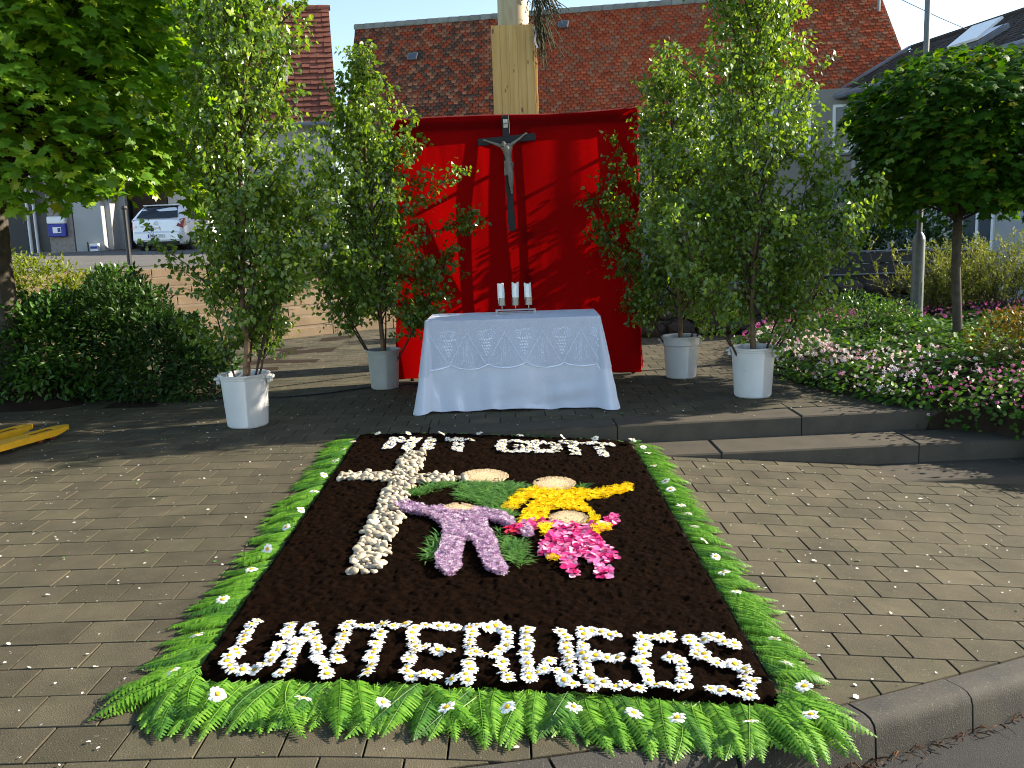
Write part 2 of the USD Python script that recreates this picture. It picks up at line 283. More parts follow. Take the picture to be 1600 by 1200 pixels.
leafy('maple_leaf_dark', [(0, (.016, .05, .004)), (.7, (.032, .085, .006)), (.93, (.065, .13, .008)), (1, (.16, .17, .015))], .38, .55, .1, hue=.49)
leafy('birch_leaf', [(0, (.055, .11, .014)), (.5, (.09, .165, .018)), (1, (.16, .235, .03))], .42, .26, .8)
leafy('laurel_leaf', [(0, (.022, .06, .01)), (.7, (.045, .11, .014)), (1, (.09, .17, .022))], .3, .3, .5)
leafy('yellow_leaf', [(0, (.09, .14, .015)), (.6, (.16, .22, .02)), (1, (.25, .27, .03))], .4, .4, .4)
leafy('golden_leaf', [(0, (.08, .075, .01)), (.5, (.15, .12, .015)), (1, (.26, .16, .025))], .4, .4, .4)
leafy('dark_leaf', [(0, (.015, .04, .009)), (1, (.038, .085, .014))], .25, .42, .35)
leafy('geranium_leaf', [(0, (.04, .115, .015)), (.6, (.075, .18, .02)), (1, (.14, .25, .03))], .4, .45, .25)
leafy('juniper_leaf', [(0, (.06, .085, .014)), (1, (.14, .16, .025))], .35, .5, .3)
leafy('fern', [(0, (.075, .21, .014)), (.5, (.115, .3, .02)), (1, (.2, .4, .04))], .38, .4, .4)
leafy('fern_dark', [(0, (.03, .1, .012)), (1, (.06, .17, .02))], .35, .4, .4)
leafy('grass_blade', [(0, (.035, .1, .018)), (.6, (.06, .16, .028)), (1, (.13, .24, .06))], .35, .35, .5)
leafy('lilac_floret', [(0, (.28, .13, .26)), (.35, (.48, .3, .46)), (.7, (.62, .46, .62)), (1, (.85, .72, .76))], .25, .6, .2, tv=1., hue=.5)
leafy('yellow_petal', [(0, (.86, .52, .0)), (.4, (.92, .64, .0)), (1, (.95, .74, .005))], .25, .6, .2, tv=1., hue=.5)
leafy('pink_petal', [(0, (.62, .01, .14)), (.4, (.75, .05, .28)), (.7, (.82, .2, .46)), (1, (.88, .55, .7))], .3, .5, .3, tv=1., hue=.5)
leafy('red_petal', [(0, (.6, .008, .02)), (1, (.65, .03, .06))], .25, .5, .3, tv=1., hue=.5)
leafy('geranium_bloom', [(0, (.65, .25, .4)), (.25, (.78, .5, .56)), (.6, (.86, .72, .72)), (1, (.9, .85, .84))], .35, .6, .2, tv=1., hue=.5)
leafy('magenta_bloom', [(0, (.4, .03, .2)), (1, (.66, .22, .45))], .35, .6, .2, tv=1., hue=.5)
leafy('sepal_red', [(0, (.25, .04, .04)), (1, (.4, .1, .08))], .3, .6, .2, tv=1., hue=.5)
coloured('daisy', .6, .25, .2, .05)
K = '/World/Looks/'
def m_(n): return LOOKS[n]

# ------------------------------------------------------------------ ground, paving, steps, kerb, road
rng = np.random.default_rng(7)
def y1(x): return 7.19 + .08 * x                      # front edge of the upper platform
def y2(x): return 6.74 + .045 * x
def y3(x): return 6.12 + .085 * x
put('ground', (np.array([[-300, -60, -1.2], [300, -60, -1.2], [300, 500, -1.2], [-300, 500, -1.2]]), [[0, 1, 2, 3]]), m_('earth'), kind='structure')
KB = np.array([(-3.2, 1.72), (-1.6, 2.16), (-.192, 2.573), (.078, 2.647), (.671, 2.835), (1.161, 3.05), (1.478, 3.204), (1.832, 3.385), (2.114, 3.53), (2.9, 3.98), (4.2, 4.75), (7.0, 6.4)])
def along(poly, step):
    s = np.r_[0, np.cumsum(np.linalg.norm(np.diff(poly, axis=0), axis=1))]; t = np.arange(0, s[-1], step)
    return np.c_[np.interp(t, s, poly[:, 0]), np.interp(t, s, poly[:, 1])]
def offset(poly, d):
    t = np.gradient(poly, axis=0); t /= np.linalg.norm(t, axis=1, keepdims=True); return poly + d * np.c_[t[:, 1], -t[:, 0]]
# paving stones
side = LineString(KB); front_area = Polygon(list(map(tuple, KB)) + [(9, 6.6), (9, 7.9), (-9, 7.9), (-9, 1.3)]).buffer(-.006)
PW, PH, J = .268, .215, .0035
stones = []                                           # (footprint corners list, zfun, key)
def stone_grid(ya, yb, x0, x1, keep, zf):
    for r in range(int(math.floor(ya / PH)), int(math.ceil(yb / PH))):
        off = PW * (.5 if r % 2 else 0) + .02
        for c in range(int(math.floor(x0 / PW)), int(math.ceil(x1 / PW))):
            a, b = c * PW + off, r * PH + .03
            keep(a + J, a + PW - J, b + J, b + PH - J, zf)
Zup = lambda x, y=0: np.zeros_like(np.asarray(x, float))
def split(fn):
    def g(xa, xb, ya, yb, zf):
        if xa < -.72 < xb and 6.8 < ya < 7.65: fn(xa, -.723, ya, yb, zf); fn(-.717, xb, ya, yb, zf)
        else: fn(xa, xb, ya, yb, zf)
    return g
@split
def keep_low(xa, xb, ya, yb, zf):
    xm = (xa + xb) / 2
    rect = shapely.box(xa, ya, xb, yb)
    if xb < -.72:
        if ya > 7.45: return
    elif yb > y1(xa) - .008:                             # cut along the platform's front edge
        if ya > y1(xb) - .02: return
        stones.append((np.array([[xa, ya], [xb, ya], [xb, min(yb, y1(xb) - .006)], [xa, min(yb, y1(xa) - .006)]]), zf)); return
    if front_area.contains(rect): stones.append((np.array([[xa, ya], [xb, ya], [xb, yb], [xa, yb]]), zf))
    elif front_area.intersects(rect):
        q = front_area.intersection(rect)
        for g in getattr(q, 'geoms', [q]):
            if g.area > .003:
                p = np.array(g.simplify(.004).exterior.coords)[:-1]
                stones.append((p[::-1] if Polygon(p).exterior.is_ccw is False else p, zf))
@split
def keep_up(xa, xb, ya, yb, zf):
    if xb < -.72:
        if ya > 7.45: stones.append((np.array([[xa, ya], [xb, ya], [xb, yb], [xa, yb]]), zf))
        return
    if yb < y1(xb) + .36 + .02: return
    stones.append((np.array([[xa, max(ya, y1(xa) + .362)], [xb, max(ya, y1(xb) + .362)], [xb, yb], [xa, yb]]), zf))
stone_grid(1.4, 7.9, -6.2, 6.4, keep_low, Z)
stone_grid(7.0, 15.8, -6.8, 6.2, keep_up, Zup)
def stone_mesh(p, zf):
    n = len(p); c = p.mean(0); inn = c + (p - c) * (1 - .0022 / np.maximum(np.linalg.norm(p - c, axis=1, keepdims=True), .02))
    tx, ty = rng.normal(0, .0028, 2); h0 = rng.normal(0, .0007)
    zt = lambda q: zf(q[:, 0]) + h0 + (q[:, 0] - c[0]) * tx + (q[:, 1] - c[1]) * ty
    v = np.vstack([np.c_[inn, zt(inn)], np.c_[p, zt(p) - .0025], np.c_[p, zt(p) - .04]])
    f = [[0, i, i + 1] for i in range(1, n - 1)]
    for k in range(2):
        for i in range(n):
            a, b = k * n + i, k * n + (i + 1) % n; f += [[a, a + n, b + n], [a, b + n, b]]
    return v, np.array(f)
pav = thing('paving', kind='structure')
x_sheet = np.linspace(-9, 9, 91)
v = np.array([[x, y, Z(x) - .010] for x in x_sheet for y in (float(np.interp(x, KB[:, 0], KB[:, 1])) + .03 if x > -3.2 else 1.75, 7.9)])
put('joint_sand', (v, gridf(91, 2)), m_('joint'), pav)
inview = []
for i, (p, zf) in enumerate(stones):
    c = p.mean(0); dvec = np.array([c[0], c[1], float(zf(c[0])) - EYE]); w = dvec @ FW
    px, py = 800 + FPX * (dvec @ RT) / w, 600 - FPX * (dvec @ UP) / w
    on_bed = -1.2 < c[0] < .9 and 3.2 < c[1] < 7.1
    inview.append(c[1] if (-30 < px < 1630 and py < 1230 and not on_bed) else 99)
order = np.argsort(inview); rest = MB()
for k, i in enumerate(order):
    sm = stone_mesh(*stones[i])
    if k < 300: put('paving_stone', sm, m_('paver'), pav)
    else: rest.add(sm)
put('paving_stones_beyond', rest.vf(), m_('paver'), pav, kind='stuff')
# upper platform: sheet under the stones, with its front slabs as the top step; two wedge steps lower down
plat = thing('platform', kind='structure')
xs = np.linspace(-9, 9, 19); v = np.array([[x, y, -.02] for x in xs for y in (7.5 + .08 * x if x > -.7 else 7.47, 16.5)])
put('joint_sand', (v, gridf(19, 2)), m_('joint'), plat)
def slab_row(edge, depth, zt, joints, bottom, parent):
    for a, b in zip(joints[:-1], joints[1:]):
        a, b = a + .004, b - .004; hi = depth - .008
        pts = np.array([[a, edge(a)], [b, edge(b)], [b, edge(b) + hi], [a, edge(a) + hi]])
        c = .012; mid = pts.mean(0); inn = pts + np.sign(mid - pts) * c
        z = zt + rng.normal(0, .0015)
        vv = np.vstack([np.c_[inn, np.full(4, z)], np.c_[pts, np.full(4, z - c)], np.c_[pts, np.full(4, bottom)]])
        f = [[0, 1, 2], [0, 2, 3]]
        for k in range(2):
            for i in range(4):
                p, q = k * 4 + i, k * 4 + (i + 1) % 4; f += [[p, p + 4, q + 4], [p, q + 4, q]]
        put('step_slab', (vv, np.array(f)), m_('step_stone'), parent)
slab_row(y1, .36, .002, [-.71, .86, 2.43, 4.0, 5.57, 7.2], -.9, plat)
st = thing('step', kind='structure'); slab_row(y2, .46, -.148, [.55, 1.62, 3.2, 4.78, 6.4], -.9, st)
st = thing('step', kind='structure'); slab_row(y3, .66, -.298, [2.3, 3.9, 5.5, 7.0], -1.0, st)
# kerb stones, road, litter in the gutter
kb = thing('kerb', kind='structure')
fine = along(KB, .02); cuts = [0]
marks = [(-2.2, 2.0), (-.95, 2.36), (.078, 2.647), (.671, 2.835), (1.19, 3.06), (1.66, 3.29), (2.14, 3.54), (2.62, 3.82), (3.1, 4.1), (3.9, 4.57), (4.8, 5.1)]
for mk in marks: cuts.append(int(np.argmin(np.linalg.norm(fine - mk, axis=1))))
cuts.append(len(fine) - 1)
for a, b in zip(cuts[:-1], cuts[1:]):
    seg = fine[a:b + 1]
    if len(seg) < 4: continue
    t = unit(np.gradient(seg, axis=0)); nrm = np.c_[t[:, 1], -t[:, 0]]
    seg = seg.copy(); seg[0] += t[0] * .005; seg[-1] -= t[-1] * .005
    prof = [(.006, -.3), (.006, -.004), (.012, .004), (.085, .003), (.112, -.004), (.13, -.022), (.138, -.05), (.146, -.17), (.15, -.34)]
    dz = rng.normal(0, .002)
    vv = np.array([[*(p + n * o), float(Z(p[0])) + h + dz] for p, n in zip(seg, nrm) for o, h in prof]); k = len(prof); m = len(seg)
    f = gridf(m, k); caps = [[0, i, i + 1] for i in range(1, k - 1)] + [[(m - 1) * k, (m - 1) * k + i + 1, (m - 1) * k + i] for i in range(1, k - 1)]
    put('kerb_stone', (vv, np.vstack([f, caps])), m_('kerb_stone'), kb, smooth=35)
inner = offset(fine, .10); v = []
for p, q in zip(inner, offset(fine, 9.0)):
    for t in np.linspace(0, 1, 6) ** 2: r = p + (q - p) * t; v.append([*r, float(Z(p[0])) - .155 - .01 * t])
put('road', (np.array(v), gridf(len(inner), 6)), m_('asphalt'), kind='structure')
lit = MB(); edge = offset(fine, .16)
for i in rng.integers(0, len(edge), 900):
    p = edge[i] + rng.normal(0, .02, 2); a = rng.uniform(0, 6.3); l = rng.uniform(.012, .05); z = float(Z(fine[i][0])) - .15 + rng.uniform(0, .016)
    d = np.array([math.cos(a), math.sin(a), rng.normal(0, .25)]) * l; q = np.array([*p, z])
    lit.add(tube([q - d / 2, q + [0, 0, .004], q + d / 2], rng.uniform(.0012, .0035), 3, False))
put('dry_litter', lit.vf(), m_('litter'), kind='stuff', label='brown dry needles and leaf litter lying in the gutter along the kerb', cat='litter')
# fallen blossom petals and crumbs all over the paving
P = []
while len(P) < 1700:
    x, y = rng.uniform(-5.5, 4.5), 2.3 + 7.5 * rng.random() ** 1.2
    if -1.4 < x < 1.1 and 2.7 < y < 7.3: continue
    if y > y2(x) and x > .9 and y < y1(x) + .02: continue
    if not front_area.contains(shapely.Point(x, y)) and y < 7: continue
    P.append((x, y, (float(Z(x)) if y < y1(x) else 0.) + .005))
P = np.array(P); n = len(P); a = rng.uniform(0, 6.3, n); S = rng.gamma(3, .0016, n) + .002
X = np.c_[np.cos(a), np.sin(a), rng.normal(0, .2, n)]; Y = np.c_[-np.sin(a), np.cos(a), rng.normal(0, .2, n)]
pet = (np.array([[0, -1, 0], [.6, -.4, .15], [.65, .3, .2], [0, .8, .1], [-.65, .3, .2], [-.6, -.4, .15]]), [[0, 1, 2], [0, 2, 3], [0, 3, 4], [0, 4, 5]])
put('fallen_petals', scatter(*pet, P, unit(X), unit(Y), np.tile([0, 0, 1.], (n, 1)), S), m_('blossom_white'), kind='stuff', label='small white blossom petals scattered over the paving', cat='petals')
n = 170; P = np.c_[rng.uniform(-3.5, 3.2, n), rng.uniform(2.3, 8.6, n), np.zeros(n)]; P[:, 2] = np.where(P[:, 1] < y1(P[:, 0]), Z(P[:, 0]), 0) + .006
ok = np.array([not (-1.4 < x < 1.1 and 2.7 < y < 7.3) and (y > 7 or front_area.contains(shapely.Point(x, y))) and not (x > .9 and y2(x) < y < y1(x)) for x, y, _ in P]); P = P[ok]; n = len(P)
a = rng.uniform(0, 6.3, n); X = unit(np.c_[np.cos(a), np.sin(a), rng.normal(0, .2, n)]); Y = unit(np.c_[-np.sin(a), np.cos(a), rng.normal(0, .3, n)])
put('fallen_leaf_bits', scatter(*pet, P, X, Y, np.tile([0, 0, 1.], (n, 1)), rng.gamma(3, .0018, n) + .003), m_('grass_blade'), kind='stuff', label='small green leaf scraps dropped on the paving', cat='leaf scraps')

# upper street with curved sandstone stairs leading up to it, sloping planted bank on the left
SU, SN = np.array([.75, .66]), np.array([-.66, .75]); S0 = np.array([-4.6, 14.12])
stairs = thing('stairs', 'broad flight of orange sandstone steps behind the left birches', 'stairs')
for k in range(8):
    base = S0 + SN * .36 * k; z = .15 * (k + 1); cutsx = np.arange(-4.2, 5.2, 1.25) + (k % 3) * .4
    for a, b in zip(cutsx[:-1], cutsx[1:]):
        vf = box((a + .004, 0, z - .15 if k else -.1), (b - .004, .42, z + rng.normal(0, .002)), .008); vv = vf[0]
        w = np.c_[base + vv[:, :1] * SU + vv[:, 1:2] * SN, vv[:, 2]]
        put('step_block', (w, vf[1]), m_('sandstone'), stairs)
top = S0 + SN * (.36 * 8 + .05)
def Zst(s): return 1.2 + .022 * np.clip(s, 0, 14)     # street rises away from the stairs
v = []
for s in np.linspace(0, 24, 13):
    for t in np.linspace(-14, 12, 8): q = top + SN * s + SU * t; v.append([*q, Zst(s) - .004])
put('upper_street', (np.array(v), gridf(13, 8)), m_('street'), kind='structure')
kv = MB()
for s in (1.0,):
    for t in np.arange(-9, 6, 1.0):
        vf = box((t + .004, s - .07, -.3), (t + .996, s + .07, .012), .008); vv = vf[0]
        kv.add((np.c_[top + vv[:, :1] * SU + vv[:, 1:2] * SN, vv[:, 2] + Zst(s)], vf[1]))
put('street_edging', kv.vf(), m_('step_stone'), kind='structure')
def bank(x, y):                                       # planted bank left of the stairs
    d = np.clip(np.minimum((-4.4 - .45 * (y - 9)) - x, y - 9.0), 0, None); return .95 * (1 - np.exp(-d / 1.6)) + .0
xs, ys = np.linspace(-14, -2.6, 50), np.linspace(8.9, 18, 40); v = np.array([[x, y, float(bank(x, y)) - .02 + .03 * meshkit.noise([x * 3, y * 3, 0])] for x in xs for y in ys])
put('planting_bank', (v, gridf(50, 40)), m_('earth'), kind='structure')
xs, ys = np.linspace(-30, 30, 3), np.linspace(16.4, 45, 3)
put('back_ground', (np.array([[x, y, -.03 + .0 * y] for x in xs for y in ys]), gridf(3, 3)), m_('street'), kind='structure')
bed_poly = Polygon([(2.78, 10.7), (2.85, 9.5), (3.0, 8.5), (3.35, 7.62), (3.75, 7.27), (3.98, 7.05), (4.2, 6.8), (4.6, 6.4), (9, 6.0), (12, 13.2), (3.6, 13.2), (3.1, 12)])
def bed_h(x, y):
    d = shapely.distance(bed_poly.exterior, shapely.points(x, y)) * shapely.contains_xy(bed_poly, x, y); return .26 * (1 - np.exp(-d / .35)) + .02 * np.sin(3 * np.asarray(x)) * (d > .1)
xs, ys = np.linspace(2.6, 11, 60), np.linspace(5.5, 13.4, 60); X, Yg = np.meshgrid(xs, ys, indexing='ij')
H = bed_h(X.ravel(), Yg.ravel()); H = np.where(H > 0, H, -.4)
put('flower_bed', (np.c_[X.ravel(), Yg.ravel(), H], gridf(60, 60)), m_('earth'), kind='structure')

# ------------------------------------------------------------------ houses behind
def roof_tiles(A, B, C, D, rows, cols, lift=.022, tongue=.35, offset_rows=True, seed=0, gap=.04, keep=None):
    """Tiles laid in courses on the plane A (eave left), B (eave right), C (ridge right), D (ridge left)."""
    A, B, C, D = map(np.asarray, (A, B, C, D)); rg = np.random.default_rng(seed)
    nrm = np.cross(B - A, D - A); nrm = nrm / np.linalg.norm(nrm)
    P = lambda u, v: (A * (1 - u)[:, None] + B * u[:, None]) * (1 - v)[:, None] + (D * (1 - u)[:, None] + C * u[:, None]) * v[:, None]
    V, F, n = [], [], 0
    for r in range(rows):
        c = np.arange(-1 if (offset_rows and r % 2) else 0, cols) + (.5 if (offset_rows and r % 2) else 0)
        u0, u1 = np.clip(c / cols, 0, 1), np.clip((c + 1) / cols, 0, 1); w = u1 - u0; k = u1 - u0 > 1e-6
        u0, u1, w = u0[k] + gap / cols, u1[k] - gap / cols, w[k]
        if keep is not None: k2 = keep(u0, r); u0, u1, w = u0[k2], u1[k2], w[k2]
        v0 = np.full(len(u0), r / rows) + rg.normal(0, .06, len(u0)) / rows; v1 = np.full(len(u0), (r + 1.25) / rows)
        l = lift * rg.uniform(.7, 1.4, len(u0)); vt = v0 - tongue / rows
        ring = [(P(u0, v0), l), (P((u0 * 3 + u1) / 4, vt), l), (P((u0 + u1 * 3) / 4, vt), l), (P(u1, v0), l), (P(u1, np.minimum(v1, 1)), .002), (P(u0, np.minimum(v1, 1)), .002)]
        top = [q + nrm * np.broadcast_to(h, len(u0))[:, None] for q, h in ring]; low = [q - nrm * .006 for q, _ in ring[:4]]
        V.append(np.stack(top + low, 1).reshape(-1, 3)); m = len(u0)
        f = np.array([[0, 1, 2], [0, 2, 3], [0, 3, 4], [0, 4, 5], [0, 6, 7], [0, 7, 1], [1, 7, 8], [1, 8, 2], [2, 8, 9], [2, 9, 3]])
        F.append((f[None] + (np.arange(m) * 10)[:, None, None] + n).reshape(-1, 3)); n += m * 10
    return np.vstack(V), np.vstack(F)
def quad(a, b, c, d): return np.array([a, b, c, d], float), np.array([[0, 1, 2], [0, 2, 3]])
def ridge_row(a, b, n, parent, mname, r=.13):
    a, b = np.asarray(a, float), np.asarray(b, float)
    for i in range(n):
        p, q = a + (b - a) * (i / n), a + (b - a) * ((i + 1.12) / n); t = unit(b - a); s = np.cross(t, [0, 0, 1.]); V = []
        for k, (c, rr) in enumerate(((p, r * 1.08), (q, r * .92))):
            for ang in np.linspace(-.2, math.pi + .2, 7): V.append(c + rr * (math.cos(ang) * s + np.array([0, 0, 1.]) * (math.sin(ang) - .35)))
        V = np.array(V); V = np.vstack([V, V - np.array([0, 0, .03])]); f = np.vstack([gridf(2, 7), gridf(2, 7)[:, ::-1] + 14, [[0, i + 1, i] for i in range(1, 6)]])
        put('ridge_tile', (V, f), m_(mname), parent)
def oriented(vf, o, u):                               # local x along u (plan), y to the left of it, z up
    u = np.array([u[0], u[1], 0.]); u /= np.linalg.norm(u); w = np.array([-u[1], u[0], 0]); v = vf[0]
    return np.asarray(o, float) + v[:, :1] * u + v[:, 1:2] * w + v[:, 2:] * np.array([0, 0, 1.]), vf[1]
def window(parent, o, u, w, h, frame='white_paint', bars=1):
    """A casement set into the wall: o = lower left corner on the outer wall face, u = direction along the wall (outside on its right)."""
    t = .07; fr = MB()
    for lo, hi in (((0, -.03, 0), (w, .06, t)), ((0, -.03, h - t), (w, .06, h)), ((0, -.03, t), (t, .06, h - t)), ((w - t, -.03, t), (w, .06, h - t))): fr.add(box(lo, hi))
    for k in range(bars): c = w * (k + 1) / (bars + 1); fr.add(box((c - .035, -.02, t), (c + .035, .05, h - t)))
    wp = thing('window', parent=parent)
    put('frame', oriented(fr.vf(), o, u), m_(frame), wp)
    put('pane', oriented(box((t, .0, t), (w - t, .012, h - t)), o, u), m_('window_glass'), wp)
    put('sill', oriented(box((-.06, -.1, -.06), (w + .06, -.03, -.015)), o, u), m_('zinc'), wp)

# the long house under the old red roof
EL, RL = np.array([-4.50, 26.0, 4.19]), np.array([-4.51, 29.5, 8.13]); RR = np.array([10.72, 26.78, 8.13]); ER = np.array([10.45, 22.9, 4.19])
hs = thing('red_roof_house', 'long old house with weathered red plain tile roof behind the altar', 'house')
um = .595                                              # where the eave steps up
lerp = lambda a, b, t: a + (b - a) * t
EM, RM = lerp(EL, ER, um), lerp(RL, RR, um); EMu, ERu = lerp(EM, RM, .175), lerp(ER, RR, .175)
mb = MB().add(roof_tiles(EL, ER, RR, RL, 40, 94, seed=1, keep=lambda u, r: (u < um) | (r >= 7)))
put('roof_tiles', mb.vf(), m_('old_roof_tile'), hs, kind='stuff')
dn = np.array([0, 0, -.05]); put('roof_deck', MB().add(quad(EL + dn, EM + dn, RM + dn, RL + dn)).add(quad(EMu + dn, ERu + dn, RR + dn, RM + dn)).vf(), m_('dark_wood'), hs)
ridge_row(RL, RR, 46, hs, 'ridge_mortar')
ud = unit((ER - EL)[:2]); inn = np.array([-ud[1], ud[0]]) * .35
wl, wr, wm = EL[:2] + inn, ER[:2] + inn, EM[:2] + inn
bkL, bkR = wl + np.array([-ud[1], ud[0]]) * 6.3, wr + np.array([-ud[1], ud[0]]) * 6.3
wmesh = MB(); zb = -.1
wmesh.add(quad([*wl, zb], [*wm, zb], [*wm, 4.3], [*wl, 4.3])).add(quad([*wm, zb], [*wr, zb], [*wr, 4.95], [*wm, 4.95]))
wmesh.add((np.array([[*wl, zb], [*bkL, zb], [*bkL, 4.2], [RL[0], RL[1], 8.0], [*wl, 4.2]]), [[0, 2, 1], [0, 3, 2], [0, 4, 3]])).add((np.array([[*wr, zb], [*bkR, zb], [*bkR, 4.2], [RR[0], RR[1], 8.0], [*wr, 4.2]]), [[0, 1, 2], [0, 2, 3], [0, 3, 4]]))
put('wall', wmesh.vf(), m_('wall_cream'), hs)
bk1, bk2 = np.array([*bkL, 4.2]), np.array([*bkR, 4.2]); put('rear_roof', quad(RL, RR, bk2, bk1), m_('roof_tile'), hs)
gl = lambda a, b: tube([a + [0, -.06, -.03], lerp(a, b, .5) + [0, -.06, -.035], b + [0, -.06, -.03]], .075, 8)
put('gutter', gl(EL, EM), m_('zinc'), hs); put('gutter', gl(EMu, ERu), m_('zinc'), hs)
for px, py in ((645, 90), (880, 40)):                  # small glass tiles in the roof
    d = ray(px, py); nrm = unit(np.cross(ER - EL, RL - EL)); t = ((EL - [0, 0, EYE]) @ nrm) / (d @ nrm); c = np.array([0, 0, EYE]) + t * d
    e = unit(ER - EL); s = unit(np.cross(nrm, e)); rl = thing('roof_light', parent=hs)
    fr = box((-.15, -.13, .0), (.15, .13, .05)); put('frame', (c + fr[0][:, :1] * e + fr[0][:, 1:2] * s + (fr[0][:, 2:] + .02) * nrm, fr[1]), m_('zinc'), rl)
    fr = box((-.12, -.1, .05), (.12, .1, .06)); put('pane', (c + fr[0][:, :1] * e + fr[0][:, 1:2] * s + (fr[0][:, 2:] + .02) * nrm, fr[1]), m_('window_glass'), rl)
tv = at(1372, 45, 26.0)
vp = tube([tv + [0, 0, -.2], tv + [0, 0, .6], tv + [0, 0, 1.6]], .05, 8); put('vent_pipe', vp, m_('zinc'), hs); put('vent_collar', xf(lathe([(.0, .0), (.14, 0), (.08, .12), (.06, .14)], 12), None, tv + [0, 0, -.1]), m_('zinc'), hs)
for t, w, h, z in ((.66, 1.0, 1.25, 3.35), (.76, 1.0, 1.25, 3.35), (.86, .9, 1.2, 3.35), (.46, .9, 1.0, 2.6), (.3, .9, 1.0, 2.6), (.13, .9, 1.0, 2.6)):
    q = lerp(wl, wr, t); window(hs, (q[0], q[1] - .012, z), ud, w, h)
vs = lerp(wl, wr, .56); put('barn_door', oriented(box((0, -.05, 1.0), (1.5, .0, 3.1), .01), (*vs, 0), ud), m_('dark_wood'), hs)

# white house on the right, its wall running towards us
E0, ud2 = np.array([8.52, 24.0, 4.8]), unit(np.array([.19, -.98])); out2 = np.array([-ud2[1], ud2[0]]) * 1.0   # uphill direction in plan (+x)
EB = E0 + np.array([*ud2 * 9.5, 0]); RD = np.array([*(out2 * 2.25), 1.2]); R0, R1 = E0 + RD, EB + RD
h2 = thing('white_house', 'white plastered house with dark brown roof and open skylight at right', 'house')
put('roof_tiles', roof_tiles(E0, EB, R1, R0, 15, 42, .02, .05, True, 5), m_('roof_slab_brown'), h2, kind='stuff')
put('roof_deck', quad(E0 + dn, EB + dn, R1 + dn, R0 + dn), m_('dark_wood'), h2)
back2 = np.array([*(out2 * 4.5), 0]); put('rear_roof', quad(R0, E0 + back2, EB + back2, R1), m_('roof_slab_brown'), h2)
put('ridge_cap', tube([R0 + [0, 0, .03], lerp(R0, R1, .5) + [0, 0, .03], R1 + [0, 0, .03]], .06, 6), m_('roof_slab_brown'), h2)
vg = MB(); a, b = E0 + [0, 0, .03], R0 + [0, 0, .03]; w2 = np.array([*ud2, 0]) * .16
put('verge_trim', (np.array([a - w2, b - w2, b + w2 * .2, a + w2 * .2, a - w2 + [0, 0, .06], b - w2 + [0, 0, .06], b + w2 * .2 + [0, 0, .06], a + w2 * .2 + [0, 0, .06], a - w2 - [0, 0, .16], b - w2 - [0, 0, .16]]),
    np.array([[4, 5, 6], [4, 6, 7], [0, 4, 7], [0, 7, 3], [8, 5, 4], [8, 9, 5], [3, 7, 6], [3, 6, 2]])), m_('zinc'), h2)
i2 = np.array([*(out2 * .3), 0]); wa, wb = E0 + i2, EB + i2
wm2 = MB().add(quad([wa[0], wa[1], -.1], [wb[0], wb[1], -.1], [wb[0], wb[1], 4.82], [wa[0], wa[1], 4.82]))
bb = E0 + back2 - i2; wm2.add((np.array([[wa[0], wa[1], -.1], [bb[0], bb[1], -.1], [bb[0], bb[1], 4.8], [R0[0], R0[1], 5.95], [wa[0], wa[1], 4.8]]), [[0, 2, 1], [0, 3, 2], [0, 4, 3]]))
put('wall', wm2.vf(), m_('wall_plaster'), h2)
put('gutter', tube([E0 + [-.07, 0, -.04], lerp(E0, EB, .5) + [-.07, 0, -.05], EB + [-.07, 0, -.04]], .085, 8), m_('zinc'), h2)
put('soffit', quad(E0 + dn, EB + dn, wb + [0, 0, -.05], wa + [0, 0, -.05]), m_('dark_wood'), h2)
p0 = lerp(wa, wb, .02); put('downpipe', tube([[p0[0] - .06, p0[1], 4.7], [p0[0] - .06, p0[1], 2.5], [p0[0] - .06, p0[1], 0]], .05, 8), m_('zinc'), h2)
for s, z, w, h in ((.12, 3.0, 1.0, 1.3), (.35, 3.0, 1.0, 1.3), (.62, 3.0, 1.0, 1.3), (.25, .9, 1.1, 1.35), (.5, .9, 1.0, 1.3)):
    q = lerp(wa, wb, s); window(h2, (q[0] - .01, q[1], z), ud2, w, h)
sk = thing('skylight', parent=h2); e2 = np.array([*ud2, 0.]); s2 = unit(RD); n2 = unit(np.cross(e2, s2)); n2 = n2 if n2[2] > 0 else -n2
d = ray(1530, 66); t = ((E0 - [0, 0, EYE]) @ n2) / (d @ n2); c = np.array([0, 0, EYE]) + t * d
for nm, lo, hi, mn in (('frame', (-.48, -.4, .0), (.48, .4, .12), 'zinc'), ('pane', (-.42, -.34, .12), (.42, .34, .135), 'window_glass')):
    f_ = box(lo, hi); put(nm, (c + f_[0][:, :1] * e2 + f_[0][:, 1:2] * s2 + f_[0][:, 2:] * n2, f_[1]), m_(mn), sk)
tl = box((-.46, 0, 0), (.46, .74, .05)); ax = s2 * math.cos(.55) + n2 * math.sin(.55); ay = np.cross(e2, ax) * -1
put('raised_sash', (c - s2 * .38 + n2 * .15 + tl[0][:, :1] * e2 + tl[0][:, 1:2] * (s2 * math.cos(.14) + n2 * math.sin(.14)) + tl[0][:, 2:] * (n2 * math.cos(.14) - s2 * math.sin(.14)), tl[1]), m_('white_paint'), sk)

